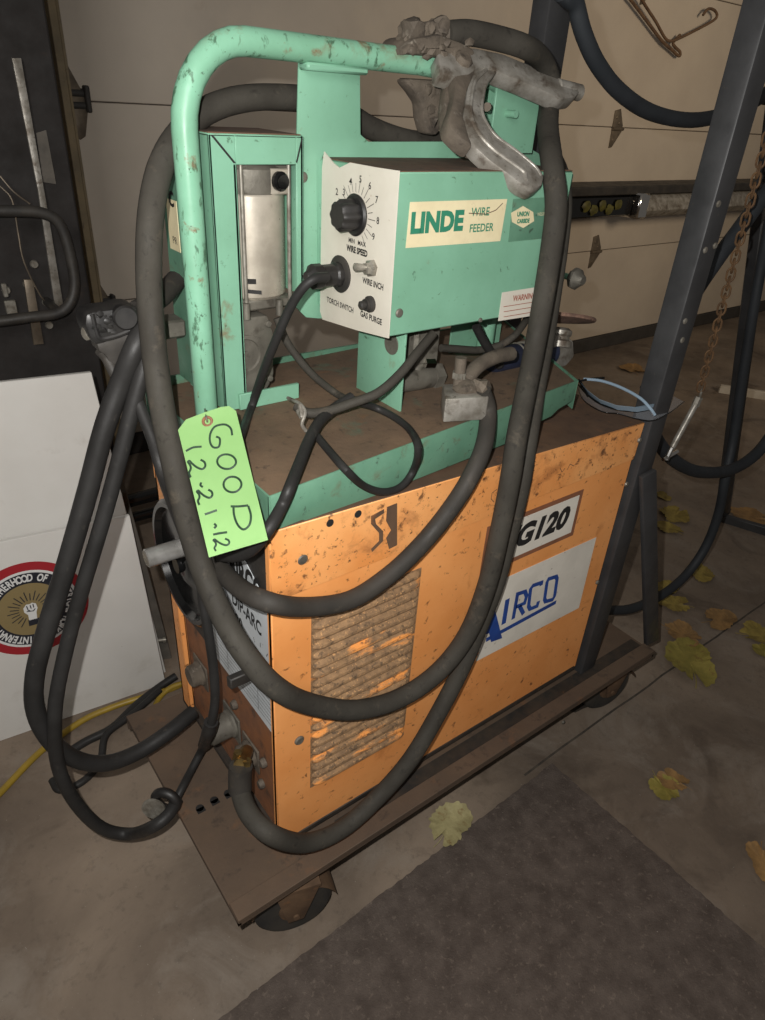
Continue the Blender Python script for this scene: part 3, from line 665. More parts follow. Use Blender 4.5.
# crank
cc = Vector((-.008, .296, .748)); b = MB(); R = .123
b.lathe([(.02, 0), (R-.01, 0), (R, .004), (R, .016), (R-.006, .022), (R-.014, .022), (R-.02, .010), (.05, .008), (.034, .016), (.01, .018)], cc, NF, 64)
cw = b.build('crank_wheel', 'black_gloss', wd)
b = MB(); kb = at(183, 547, 'x', -.03); b.cyl(kb+Vector((.004, 0, 0)), (kb.x-.066, kb.y, kb.z), .0165, seg=28, bev=.002)
g = b.build('crank_knob', 'crank', cw); g['label'] = 'bright metal crank grip'
b = MB(); b.hexa([cc+Vector((-.018, -.01, 0)), cc+Vector((-.018, .014, 0)), cc+Vector((-.010, .014, 0)), cc+Vector((-.010, -.01, 0)),
   kb+Vector((-.004, -.012, 0)), kb+Vector((-.004, .012, 0)), kb+Vector((.010, .012, 0)), kb+Vector((.010, -.012, 0))], .003)
b.cyl(cc+NF*.012, cc+NF*.026, .016); b.build('crank_arm', 'black_gloss', cw)
# sockets at the foot of the front
def socket(px, py, r, L, m='cast', name='output_socket', lab=None):
    p = fp(px, py); b = MB(); b.box(p.x-.004, p.x, p.y-r*1.35, p.y+r*1.35, p.z-r*1.35, p.z+r*1.35, .001)
    b.lathe([(r*1.15, 0), (r*1.15, .008), (r, .012), (r, L-.004), (r*.85, L), (r*.3, L)], p, NF, 24, 6, .02); o = b.build(name, m, wd)
    if lab: o['label'] = lab
    return p
socket(233, 722, .026, .055, lab='round grey capped socket')
socket(252, 752, .024, .028, 'grime'); socket(202, 672, .024, .03, 'grime')
for px, py in ((265, 762), (263, 783), (236, 704)):
    b = MB(); screw(b, fp(px, py), NF, .010, .010); b.build('terminal_bolt', 'grime', wd)
# ================================================================== wire feeder
wf = thing('wire_feeder', (.35, .25, .97), 'green wire feeder with white control panel and tube handle, on top of the orange welder', 'wire feeder')
def trayz(x): return 1.030+.018*x/.7
b = MB(); b.mat('green_tray')
y0 = lambda x: -.004+.060*x/.7
TR_ = .715
nf = [(0, .972), (.56, .972), (.60, .985), (.66, .992), (.70, 1.010), (TR_, 1.012), (TR_, trayz(TR_)), (0, trayz(0))]
nf = [(0, .973), (.055, .973), (.075, .965), (.545, .968), (.575, .985), (.645, .990), (.665, 1.0), (TR_, 1.008), (TR_, trayz(TR_)), (0, trayz(0))]
b.prism([(x, y0(x), z) for x, z in nf], (0, .003, 0), .0006)
b.hexa([(0, -.004, .975), (.003, -.004, .975), (.003, .43, .975), (0, .43, .975), (0, -.004, 1.030), (.003, -.004, 1.030), (.003, .43, 1.030), (0, .43, 1.030)])
b.hexa([(TR_-.003, .057, .990), (TR_, .057, .990), (.90, .45, .990), (.897, .45, .990), (TR_-.003, .057, trayz(TR_)), (TR_, .057, trayz(TR_)), (.90, .45, 1.05), (.897, .45, 1.05)])
b.box(0, .9, .445, .45, .975, 1.045)
b.mat('tray_dirt')
b.hexa([(.0035, .0005, 1.018), (TR_-.004, .0615, 1.034), (.892, .444, 1.036), (.0035, .444, 1.018), (.0035, .0005, 1.0275), (TR_-.004, .0615, 1.0455), (.892, .444, 1.0475), (.0035, .444, 1.0275)])
tray = b.build('base_tray', None, wf)
TZ = 1.031
# handle
HY = .29
b = MB(); hp = [(.046, HY, TZ-.002), (.046, HY, 1.20), (.046, HY, 1.40)]
for k in range(0, 9):
    a = PI/2*k/8; hp.append((.046+.095*(1-math.cos(a)), HY, 1.445+.108*math.sin(a)))
hp += [(.26, HY, 1.552), (.45, HY, 1.550), (.60, HY, 1.540)]
for k in range(1, 8):
    a = PI/2*k/7; hp.append((.60+.085*math.sin(a), HY, 1.455+.085*math.cos(a)))
hp += [(.685, HY, 1.3), (.685, HY, TZ)]
b.tube(hp, .0180, 20, smooth=False)
b.build('handle_tube', 'green_tube', wf)
# housing frame round the motor
b = MB(); b.mat('green'); fx0, fx1 = .076, .228; fy = .282
b.box(fx0, .116, fy, fy+.004, TZ, 1.442, .001)
b.box(.216, fx1, fy, fy+.004, 1.21, 1.442, .001); b.box(.116, .216, fy, fy+.004, 1.404, 1.442, .001)
b.box(fx0, fx0+.004, fy, .425, TZ, 1.442, .001); b.box(.112, .116, fy, fy+.03, TZ, 1.404)
b.box(fx0, fx1, fy, .425, 1.439, 1.443, .001); b.box(fx1-.004, fx1, fy, .425, 1.21, 1.442)
b.mat('ink'); b.prism([(.079, fy-.0005, 1.441), (.083, fy-.0005, 1.441), (.116, fy-.0005, 1.406), (.112, fy-.0005, 1.406)], (0, -.0003, 0))
b.prism([(.225, fy-.0005, 1.441), (.227, fy-.0005, 1.439), (.217, fy-.0005, 1.406), (.215, fy-.0005, 1.408)], (0, -.0003, 0))
b.mat('rust_top'); b.box(fx0+.002, fx1-.002, fy+.004, .42, 1.443, 1.4445)
b.build('motor_housing', None, wf)
b = MB(); b.mat('green_tray'); b.box(-.010, .0, .352, .43, 1.03, 1.41, .001) if False else None
b.box(.060, .076, .355, .43, 1.05, 1.40, .001); b.mat('cream_label'); b.box(.059, .060, .375, .415, 1.27, 1.345)
b.mat('ink'); b.text('C', (.0588, .392, 1.345), -Y, Z, .03, bold=.001); b.text('PR', (.0588, .392, 1.285), -Y, Z, .016)
b.build('side_box', None, wf)
for z in (1.185, 1.07):
    b = MB(); screw(b, (.0755, .325, z), -X, .009, .006); b.build('bolt', 'bolt', wf)
b = MB(); b.box(.10, .215, .275, .281, TZ, TZ+.028, .001); b.build('base_lip', 'green', wf)
# motor
b = MB(); b.lathe([(.052, 1.205), (.056, 1.21), (.056, 1.36), (.052, 1.365)], (.166, .345, 0), Z, 40)
mo = b.build('motor', 'motor', wf)
b = MB(); b.lathe([(.055, 1.362), (.056, 1.366), (.056, 1.396), (.05, 1.402)], (.166, .345, 0), Z, 32); b.box(.118, .213, .30, .39, 1.396, 1.403, .002); b.build('end_cap', 'cast', mo)
b = MB(); b.lathe([(.014, 0), (.014, .006), (.010, .008), (.010, .012)], (.190, .290, 1.381), (.15, -1, 0), 20); b.build('brush_cap', 'black_gloss', mo)
b = MB(); b.box(.174, .208, .290, .294, 1.362, 1.398, .002); b.build('brush_plate', 'motor', mo)
for x in (.128, .208):
    b = MB(); b.cyl((x, .292, 1.20), (x, .292, 1.403), .0032, seg=10); b.build('tie_rod', 'bolt', mo)
b = MB()
for a in (-150, -118): 
    for k in range(1):
        an = math.radians(a); c_ = Vector((.166+.0563*math.cos(an), .345+.0563*math.sin(an), 1.236)); t_ = Vector((-math.sin(an), math.cos(an), 0))
        b.prism([c_+t_*-.008+Z*-.004, c_+t_*.008+Z*-.004, c_+t_*.008+Z*.004, c_+t_*-.008+Z*.004], Vector((math.cos(an), math.sin(an), 0))*.0006)
        b.prism([c_+t_*-.012+Z*-.018, c_+t_*.016+Z*-.020, c_+t_*.016+Z*-.014, c_+t_*-.012+Z*-.012], Vector((math.cos(an), math.sin(an), 0))*.0008)
b.build('cooling_slot', 'ink', mo)
b = MB(); b.box(.112, .218, .295, .395, 1.188, 1.207, .004); b.cyl((.125, .287, 1.18), (.125, .287, 1.205), .006); b.cyl((.185, .287, 1.18), (.185, .287, 1.205), .006); b.build('motor_flange', 'cast', mo)
b = MB()
b.prism([(.085, .295, 1.18), (.085, .295, 1.06), (.105, .295, 1.045), (.165, .295, 1.05), (.178, .295, 1.075), (.178, .295, 1.15), (.168, .295, 1.18)], (0, .09, 0), .006)
gb = b.build('gearbox', 'cast', wf)
b = MB(); b.lathe([(.034, 0), (.034, .004), (.028, .005), (.026, .002), (.008, .002), (.008, .006)], (.122, .296, 1.118), -Y, 32)
for dx, dz in ((-.03, .045), (.045, .05), (.045, -.045), (-.028, -.048)): screw(b, (.123+dx, .295, 1.115+dz), -Y, .006, .004)
b.build('bearing_cover', 'cast', gb)
# back plate with tabs to the tube
b = MB(); PY = .300
b.prism([(.224, PY, 1.185), (.245, PY, 1.165), (.27, PY, 1.160), (.885, PY, 1.130), (.890, PY, 1.385), (.720, PY, 1.440), (.72, PY, 1.52), (.600, PY, 1.540), (.592, PY, 1.44),
   (.362, PY, 1.436), (.346, PY, 1.446), (.340, PY, 1.54), (.232, PY, 1.54), (.228, PY, 1.43)], (0, .004, 0), .001)
b.box(.232, .340, .276, .304, 1.526, 1.536, .003)
b.box(.600, .712, .262, .267, 1.425, 1.548, .001)
b.build('back_plate', 'green', wf)
b = MB(); b.box(.61, .76, .318, .322, TZ, 1.16, .001); b.prism([(.64, .30, TZ+.002), (.64, .322, TZ+.002), (.64, .322, 1.06)], (.004, 0, 0)); b.build('rear_support', 'green', wf)
b = MB(); b.cyl((.632, .262, 1.487), (.632, .240, 1.487), .006); b.build('peg', 'green', wf)
for x, z in ((.238, 1.385),):
    b = MB(); screw(b, (x, .2995, z), -Y, .008, .003); b.build('screw', 'cast', wf)
# support under the control box
b = MB(); b.mat('green'); b.prism([(.330, .131, TZ+.002), (.330, .262, TZ+.002), (.330, .262, 1.170), (.330, .131, 1.172)], (.004, 0, 0), .001)
b.box(.334, .36, .135, .262, TZ, TZ+.004)
b.build('front_support', None, wf)
b = MB(); b.lathe([(.018, 0), (.018, .002)], (.3298, .165, 1.145), -X, 24); b.build('round_hole', 'cast', wf)
# control box
bx0, bx1, by0, by1, bz0, bz1 = .270, .640, .100, .298, 1.183, 1.413
b = MB(); b.mat('green'); b.box(bx0, bx1, by0, by1, bz0, bz1, .0025)
b.mat('rust_top'); b.box(bx0+.001, bx1-.002, by0+.001, by1-.002, bz1-.0005, bz1+.0008)
bx = b.build('control_box', None, wf)
# loose bent cover strip beside the white panel
b = MB(); b.prism([(bx0+.001, .296, 1.186), (bx0+.001, .302, 1.186), (bx0-.004, .318, 1.40), (bx0-.004, .30, 1.41)], (-.003, 0, 0)); b.build('edge_strip', 'green', bx)
# white panel
W0 = Vector((bx0-.001, 0, 0)); UW = -Y
b = MB(); b.mat('white_panel')
ol = [(.096, 1.180), (.096, 1.4135), (.14, 1.4125), (.20, 1.4165), (.235, 1.411), (.252, 1.402), (.286, 1.418), (.290, 1.40), (.289, 1.176), (.282, 1.168), (.12, 1.176)]
ol = [(.097, 1.182), (.097, 1.4145), (.15, 1.4135), (.215, 1.4135), (.242, 1.404), (.258, 1.408), (.286, 1.422), (.291, 1.40), (.292, 1.175), (.284, 1.163), (.18, 1.172)]
b.prism([(bx0-.0005, y, z) for y, z in ol], (-.0018, 0, 0))
b.mat('ink'); WX = bx0-.0023
def wt(t, y, z, size, **k): b.text(t, (WX, y, z), UW, UZ, size, depth=.0003, **k)
kc = at(356, 215, 'x', WX)
for ch, px, py in (('2', 337, 192), ('3', 344, 192.5), ('4', 350.6, 181.7), ('5', 360.6, 179.5), ('6', 370, 186), ('7', 376.7, 200), ('8', 378, 221), ('9', 373.5, 237)):
    q = at(px, py, 'x', WX); wt(ch, q.y, q.z, .0135, bold=.0002)
for i in range(20):
    a = math.radians(200-13.4*i); r0, r1 = .032, .050 if i % 2 else .044
    b.stroke([(-kc.y+r0*math.cos(a), kc.z+r0*math.sin(a)), (-kc.y+r1*math.cos(a), kc.z+r1*math.sin(a))], .0009, (WX, 0, 0), UW, UZ)
def wat(t, px, py, size, **k): q = at(px, py, 'x', WX); wt(t, q.y, q.z, size, **k)
wat('MIN   MAX', 357, 242.5, .0095, bold=.0002); wat('WIRE SPEED', 357, 251, .0125, bold=.0006, sx=.82)
tc = at(372.5, 268, 'x', WX); wat('WIRE INCH', 373, 284, .0125, bold=.0004, sx=.84)
pc = at(341, 274, 'x', WX); wat('TORCH SWITCH', 340, 305, .0125, bold=.0003, sx=.84)
gc = at(371, 304, 'x', WX); wat('GAS PURGE', 371, 318, .0125, bold=.0004, sx=.88)
b.build('control_panel', None, bx)
b = MB(); b.lathe([(.029, 0), (.030, .003), (.027, .006)], (WX, kc.y, kc.z), NF, 40); b.lathe([(.0215, 0), (.0215, .026), (.018, .031), (.006, .031)], (WX-.004, kc.y, kc.z), NF, 56, 8, .07); b.build('speed_knob', 'black_plastic', bx)
b = MB(); b.lathe([(.028, 0), (.029, .003), (.026, .005)], (WX, pc.y, pc.z), NF, 40); b.build('socket_ring', 'black_dusty', bx)
b = MB(); b.lathe([(.013, 0), (.013, .006), (.009, .009), (.009, .014)], (WX, tc.y, tc.z), NF, 6); b.lathe([(.0045, .010), (.006, .028), (.006, .031), (.003, .033)], (WX, tc.y, tc.z), (-1, .1, .1), 14); b.build('toggle_switch', 'bolt', bx)
b = MB(); b.lathe([(.0125, 0), (.0125, .005), (.009, .007), (.009, .012)], (WX, gc.y, gc.z), NF, 20); b.lathe([(.0065, .01), (.0065, .02), (.004, .022)], (WX, gc.y, gc.z), NF, 16); b.build('push_button', 'black_dusty', bx)
# labels on the near face
b = MB(); b.mat('cream_label'); f0 = Vector((0, by0-.0003, 0))
b.prism([at(405.5, 248, 'y', by0-.0003), at(500, 241, 'y', by0-.0003), at(507, 199, 'y', by0-.0003), at(410, 202, 'y', by0-.0003)], -Y*.0006)
lc = at(437, 222, 'y', by0); b.mat('ink_green'); b.text('LINDE', (lc.x, by0-.001, lc.z-.001), UX, UZ, .038, bold=.0021, sx=.98)
wc = at(480, 212, 'y', by0); b.mat('ink_green'); b.text('WIRE', (wc.x, by0-.001, wc.z), UX, UZ, .017, bold=.0003, sx=.95)
wc = at(480, 228, 'y', by0); b.text('FEEDER', (wc.x+.002, by0-.001, wc.z), UX, UZ, .0165, bold=.0003, sx=.95)
b.mat('rust_top'); q = [at(px, py, 'y', by0) for px, py in ((468, 213), (485, 214), (495, 210), (502, 203))]; b.stroke([(p.x, p.z) for p in q], .0013, (0, by0-.001, 0), UX, UZ)
b.build('name_label', None, bx)
b = MB(); b.mat('green_tray'); q = [(508, 242), (548, 238), (553, 197), (513, 199)]; b.prism([at(*p, 'y', by0-.0003) for p in q], -Y*.0004)
b.mat('cream_label'); q = [(511, 213), (523, 206), (533, 212), (534, 221), (523, 228), (512, 222)]; b.prism([at(*p, 'y', by0-.0008) for p in q], -Y*.0004)
b.mat('ink_green'); c1 = at(522.5, 214, 'y', by0); b.text('UNION', (c1.x, by0-.0014, c1.z), UX, UZ, .0095, bold=.0005, sx=.9); c1 = at(522.5, 221, 'y', by0); b.text('CARBIDE', (c1.x, by0-.0014, c1.z), UX, UZ, .0085, bold=.0005, sx=.85)
b.mat('cream_label'); c1 = at(542, 214, 'y', by0); b.text('WELDING', (c1.x, by0-.001, c1.z), UX, UZ, .007, sx=.8)
b.build('maker_label', None, bx)
b = MB(); b.mat('white_panel'); q = [(498, 321), (540, 314.5), (543, 286), (502, 292.5)]; b.prism([at(*p, 'y', by0-.0003) for p in q], -Y*.0006)
b.mat('ink_red'); c1 = at(524, 297, 'y', by0); b.text('WARNING', (c1.x, by0-.001, c1.z), UX, UZ, .014, bold=.0004, sx=.85)
for i in range(3):
    c1 = at(519, 304+5*i, 'y', by0); b.stroke([(c1.x-.04, c1.z), (c1.x+.045, c1.z)], .0012, (0, by0-.0009, 0), UX, UZ)
b.build('warning_label', None, bx)
for px, py in ((399, 313), (480, 320)):
    b = MB(); screw(b, at(px, py, 'y', by0), -Y, .007 if px < 450 else .004, .003); b.build('screw', 'cast', bx)
# gas valve and drive pieces behind the support
b = MB(); b.box(.40, .46, .185, .235, 1.085, 1.165, .006); b.cyl((.335, .20, 1.062), (.46, .20, 1.055), .022, bev=.003); b.cyl((.455, .20, 1.055), (.475, .20, 1.054), .026, seg=6)
b.cyl((.42, .20, 1.06), (.42, .20, 1.10), .012)
gv = b.build('gas_valve', 'cast', wf)
b = MB(); b.cyl((.352, .198, 1.072), (.372, .198, 1.071), .0235, bev=.003); b.build('collar', 'bolt', gv)
b = MB(); b.cyl((.425, .185, 1.09), (.445, .182, 1.088), .009, seg=6); b.build('hex_nut', 'chrome', gv)
b = MB(); b.cyl((.265, .198, 1.066), (.335, .2, 1.063), .018); b.build('outlet_pipe', 'cast', gv) if False else None
# right hand knob behind the box
p = at(573, 278, 'y', .30); b = MB(); b.lathe([(.022, 0), (.024, .004), (.024, .012), (.016, .02), (.010, .03)], p, -Y, 8); b.cyl(p+Y*-.002, p+Y*.010, .010, seg=10); b.build('rear_knob', 'cast', wf)
b = MB(); b.tube([(.872, .302, p.z+.02), (.90, .312, p.z+.012), (p.x, .312, p.z), (p.x, .300, p.z)], .007, 8); b.build('knob_bracket', 'green', wf)
# cable block on the tray
b = MB(); A0 = at(470, 417, 'z', 1.045); b.prism([(A0.x-.052, A0.y+.010, 1.042), (A0.x+.020, A0.y-.018, 1.042), (A0.x+.062, A0.y+.035, 1.042), (A0.x-.01, A0.y+.065, 1.042)], (0, 0, .042), .003)
bl = b.build('terminal_block', 'alu', wf); BT = Vector((A0.x+.008, A0.y+.022, 1.084))
b = MB(); b.blob((BT.x, BT.y, BT.z+.006), .024, (1.1, .8, .6), .25, 2, 3); b.cyl((BT.x-.012, BT.y+.01, BT.z), (BT.x-.012, BT.y+.012, BT.z+.055), .010, seg=10); b.blob((BT.x+.02, BT.y-.01, BT.z+.004), .018, (1, 1, .8), .3, 2, 5); b.build('clamp_lug', 'grime', wf)
b = MB(); b.cyl((BT.x-.012, BT.y+.012, BT.z+.02), (BT.x-.012, BT.y+.012, BT.z+.03), .0125, seg=6); b.build('hex_nut', 'bolt', wf)
b = MB(); b.tube([BT+Vector((.0, .01, .012)), BT+Vector((.04, .02, .03)), BT+Vector((.09, .03, .035)), BT+Vector((.14, .04, .03))], .013, 10); b.build('copper_strap', 'grime', wf)
# ================================================================== ground clamp on the handle
gcl = thing('ground_clamp', (.5, .28, 1.5), 'heavy scuffed aluminium ground clamp gripping the top tube of the green handle', 'clamp')
CY = .245
K0 = at(466, 60, 'y', .245); K1 = at(580, 92, 'y', .205); K2 = at(545, 185, 'y', .070)
KN = (K1-K0).cross(K2-K0).normalized()
if KN.y > 0: KN = -KN
def kp(px, py, off=0): return onplane(px, py, K0+KN*off, KN)     # KN points to the viewer's side
def pl(pts, y, t, m, name, bev=.004):
    b = MB(); b.prism([kp(px, py) for px, py in pts], -KN*t, bev); return b.build(name, m, gcl)
up = pl([(438, 52), (452, 47), (475, 47), (503, 53), (530, 64), (538, 70), (556, 77), (577, 82), (582, 90), (576, 97), (562, 99), (545, 91), (522, 81), (502, 73), (489, 67), (478, 68), (470, 74), (455, 76), (440, 72)], CY, .028, 'alu', 'upper_arm', .005)
b = MB(); e0 = kp(556, 87, -.010); e1 = kp(580, 93, -.010); b.cyl(e0, e1, .0135, bev=.002); b.build('arm_sleeve', 'alu', up)
b = MB(); b.lathe([(.008, 0), (.008, .001)], e1, e1-e0, 16); b.build('sleeve_hole', 'ink', up)
b = MB()
b.prism([kp(px, py, -.004) for px, py in ((478, 66), (500, 68), (496, 74), (489, 82), (485, 94), (484.5, 110), (489, 122), (497, 133), (510, 143), (525, 154), (540, 166), (545.5, 176), (543, 185), (534, 190), (524, 185), (508, 173), (490, 160), (476, 147), (466, 132), (463, 116), (466, 98), (468, 84), (471, 74))], -KN*.026, .006)
lo = b.build('lower_arm', 'alu', gcl)
b = MB(); b.tube([kp(px, py, -.004) for px, py in ((486, 70), (476, 80), (472, 95), (471, 115), (478, 132), (492, 148), (508, 160), (524, 172), (526, 180))], .0035, 8)
b.tube([kp(px, py, -.005) for px, py in ((497, 70), (487, 82), (483, 96), (482, 112), (488, 126), (498, 138), (516, 151), (534, 166), (541, 176))], .003, 8); b.build('arm_rib', 'alu', lo)
b = MB()
b.prism([kp(px, py, -.020) for px, py in ((447, 76), (470, 70), (480, 80), (474, 110), (484, 140), (476, 150), (458, 137), (446, 124), (444, 100))], -KN*.024, .006)
b.prism([kp(px, py, -.002) for px, py in ((452, 62), (470, 62), (476, 72), (468, 90), (464, 115), (470, 136), (474, 146), (462, 138), (450, 126), (448, 118), (452, 105), (455, 90), (454, 76))], -KN*.03, .006)
b.prism([at(px, py, 'y', CY+.055) for px, py in ((407, 78), (440, 80), (455, 84), (462, 110), (464, 134), (450, 126), (447, 118), (442, 128), (437, 136), (427, 134), (423, 118), (422, 104), (414, 92), (407, 84))], (0, .030, 0), .006)
b.prism([at(px, py, 'y', CY+.008) for px, py in ((405, 50), (414, 38), (440, 34), (462, 42), (476, 50), (474, 62), (455, 60), (430, 56), (405, 54))], (0, .075, 0), .006)
rj = random.Random(4)
for k in range(16):
    p = at(424+rj.uniform(-2, 38), 96+rj.uniform(-10, 34), 'y', CY+.055+rj.uniform(-.004, .004)); b.blob(p, .009, (1, .6, 1), .3, 1, k)
for k in range(12):
    p = at(410+rj.uniform(0, 60), 46+rj.uniform(-6, 10), 'y', CY+.010+rj.uniform(-.002, .004)); b.blob(p, .009, (1, .7, .8), .3, 1, k+30)
b.build('jaw', 'grime', gcl)
for i, (px, py, r) in enumerate(((413, 31, .017), (409, 40, .012), (429, 29, .011), (440, 27, .013), (434, 38, .012), (422, 38, .010), (450, 36, .014))):
    p = at(px, py, 'y', .275); b = MB(); b.blob(p, r*1.15, (1, 1, 1), .2, 2, i+60); b.cyl(p-Y*.01, p+Y*.02, r*.9, seg=6); b.build('cable_bolt', 'grime', gcl)
b = MB(); p = kp(463, 60); b.lathe([(.016, -.004), (.016, .004), (.011, .008), (.004, .008)], p, KN, 8); b.build('pivot_bolt', 'grime', gcl)
p = kp(487, 107, -.016); b = MB(); b.cyl(p, p+Vector((.022, .02, 0)), .0065); b.build('stop_pin', 'grime', gcl)
# the ground cable: clamp, down the right, low loop, up over the handle and back down to the socket
g_pts = [(446, 34, 'y', .275), (470, 33, 'y', .27), (500, 39, 'y', .262), (525, 47, 'y', .25), (540, 58, 'y', .27), (550, 80, 'y', .275), (549, 105, 'y', .25), (548, 130, 'y', .18), (552, 165, 'y', .105), (556, 205, 'y', .072), (551, 250, 'y', .06), (543, 300, 'y', .05), (535, 345, 'y', .04),
 (526, 390, 'y', .015), (517, 435, 'y', -.02), (510, 480, 'y', -.035), (500, 530, 'y', -.042), (487, 585, 'y', -.046), (467, 635, 'y', -.042), (438, 672, 'y', -.034), (400, 698, 'y', -.032), (355, 710, 'y', -.032), (310, 704, 'y', -.032), (275, 687, 'y', -.035),
 (246, 655, 'x', -.045), (222, 615, 'x', -.055), (201, 565, 'x', -.060), (186, 515, 'x', -.062), (172, 455, 'x', -.062), (161, 400, 'x', -.058), (153, 340, 'x', -.048), (149, 280, 'x', -.035), (150, 225, 'x', -.02), (157, 180, 'x', .005), (170, 148, 'x', .035), (188, 125, 'y', .345), (212, 108, 'y', .352), (242, 99, 'y', .355), (275, 97, 'y', .36), (310, 100, 'y', .365), (345, 113, 'y', .37), (375, 130, 'y', .37), (410, 141, 'y', .37), (445, 142, 'y', .37)]
gc1 = MB().tube([at(*p) for p in g_pts], .0182, 16); o = tag(gc1.build('ground_cable', 'cable'), 'thick grey cable looping from the clamp across the orange side and behind the green handle', 'cable')
g2 = [(548, 150, 'y', .24), (559, 175, 'y', .17), (562, 205, 'y', .12), (558, 250, 'y', .11), (551, 300, 'y', .10), (544, 345, 'y', .08), (536, 390, 'y', .05), (528, 440, 'y', .010), (521, 485, 'y', -.012), (510, 530, 'y', -.020), (497, 580, 'y', -.026), (482, 620, 'y', -.03), (463, 665, 'y', -.036), (440, 710, 'y', -.040), (410, 760, 'y', -.045), (375, 800, 'y', -.050), (340, 830, 'y', -.054), (305, 843, 'y', -.056), (272, 835, 'y', -.062), (250, 815, 'x', -.062), (240, 790, 'x', -.055), (240, 768, 'x', -.046)]
o = tag(MB().tube([at(*p) for p in g2], .0175, 16).build('work_cable', 'cable'), 'thick grey cable hanging behind the front one and curving under to the lower front socket', 'cable')
b = MB(); p = at(241, 766, 'x', -.046); q = at(246, 752, 'x', -.012)
b.tube([at(240, 790, 'x', -.055), at(240, 775, 'x', -.05), p], .021, 14); b.build('cable_boot', 'black_dusty', o)
b = MB(); b.tube([p, at(243, 757, 'x', -.03), q], .014, 10); b.cyl(at(238, 752, 'x', -.04), at(236, 762, 'x', -.045), .008, seg=6); b.cyl(at(247, 760, 'x', -.034), at(247, 768, 'x', -.036), .008, seg=6); b.build('brass_lug', 'brass', o)
# power lead from the terminal block
g3 = [BT+Vector((.012, -.022, .004)), at(488, 412, 'y', .03), at(484, 445, 'y', -.008), at(470, 478, 'y', -.026), at(448, 512, 'y', -.030), at(420, 546, 'y', -.030), at(388, 576, 'y', -.030), at(350, 600, 'y', -.032), at(305, 607, 'y', -.034), at(268, 602, 'y', -.04), at(240, 588, 'x', -.035), at(218, 566, 'x', -.03), at(200, 538, 'x', -.028), at(186, 510, 'x', -.026), at(172, 480, 'x', -.024)]
tag(MB().tube(g3, .0150, 16).build('power_lead', 'cable_mid'), 'black cable drooping from the grey block on the tray across the upper orange side', 'cable')
# black pair hanging from the torch at left
GY = .28
L1 = [(150, 318, 'y', .29), (135, 348, 'y', .27), (120, 385, 'y', GY), (104, 430, 'y', GY), (88, 490, 'y', GY), (68, 560, 'y', GY), (48, 625, 'y', GY), (35, 675, 'y', GY), (36, 712, 'y', GY), (52, 742, 'y', GY), (78, 760, 'y', .285), (108, 763, 'y', .29), (140, 751, 'y', .30), (170, 731, 'y', .31), (193, 712, 'y', .33)]
tag(MB().tube([at(*p) for p in L1], .0160, 14).build('torch_cable', 'cable_black'), 'thicker black cable of the left pair, looping low and into the left front socket', 'cable')
L2 = [(156, 322, 'y', .285), (146, 360, 'y', .265), (132, 410, 'y', .262), (118, 465, 'y', .262), (100, 530, 'y', .262), (82, 590, 'y', .262), (66, 650, 'y', .262), (55, 710, 'y', .262), (58, 765, 'y', .262), (76, 803, 'y', .265), (102, 828, 'y', .27), (130, 834, 'y', .25), (152, 827, 'z', .235), (168, 815, 'z', .250), (177, 800, 'z', .250)]
o = tag(MB().tube([at(*p) for p in L2], .0125, 14).build('torch_lead', 'cable_black'), 'thinner black lead of the left pair, hanging lowest and ending in a ring lug', 'cable')
b = MB(); c = at(166, 801, 'z', .255); b.torus(c, (-.8, -.7, .1), .023, .010, 28, 10); b.build('ring_grip', 'black_plastic', o)
b = MB(); c = at(154, 808, 'z', .245); b.lathe([(.024, 0), (.024, .004), (.014, .004)], c, (-.7, -.8, .2), 28); b.build('washer', 'bolt', o)
L3 = [(176, 800, 'z', .25), (183, 786, 'z', .26), (193, 767, 'z', .26), (203, 747, 'z', .30), (210, 728, 'x', -.058), (215, 700, 'x', -.046), (213, 665, 'x', -.042), (208, 630, 'x', -.042), (202, 595, 'x', -.042), (202, 570, 'x', -.042), (206, 555, 'x', -.038), (212, 545, 'x', -.03)]
o = tag(MB().tube([at(*p) for p in L3], .0085, 12).build('control_lead', 'cable_black'), 'thin black lead with an inline plug running down the welder front from the tag', 'cable')
b = MB(); b.tube([at(211, 722, 'x', -.058), at(208, 734, 'x', -.06), at(204, 745, 'z', .305)], .0130, 10); b.build('inline_plug', 'black_plastic', o)
L4 = [(128, 366, 'y', .30), (132, 386, 'y', .275), (142, 412, 'y', .25), (153, 440, 'y', .22), (163, 475, 'y', .19), (173, 505, 'x', -.045), (184, 533, 'x', -.04)]
tag(MB().tube([at(*p) for p in L4], .0095, 12).build('gas_hose', 'cable_black'), 'black hose running from behind the cable pair down along the grey cable to the crank', 'hose')
L5 = [(176, 676, 'z', .03), (158, 688, 'z', .02), (135, 706, 'z', .016), (112, 728, 'z', .016), (85, 742, 'z', .016), (62, 757, 'z', .016)]
tag(MB().tube([at(*p) for p in L5], .011, 12).build('floor_cable', 'cable_black'), 'black cable lying on the floor and crossing the yellow hose', 'cable')
L6 = [(160, 690, 'z', .04), (130, 716, 'z', .035), (106, 735, 'z', .034), (100, 762, 'z', .016), (82, 782, 'z', .014), (60, 790, 'z', .014), (52, 780, 'z', .014)]
tag(MB().tube([at(*p) for p in L6], .009, 12).build('floor_cable', 'cable_black'), 'thinner black floor cable curling back behind the two hanging loops', 'cable')
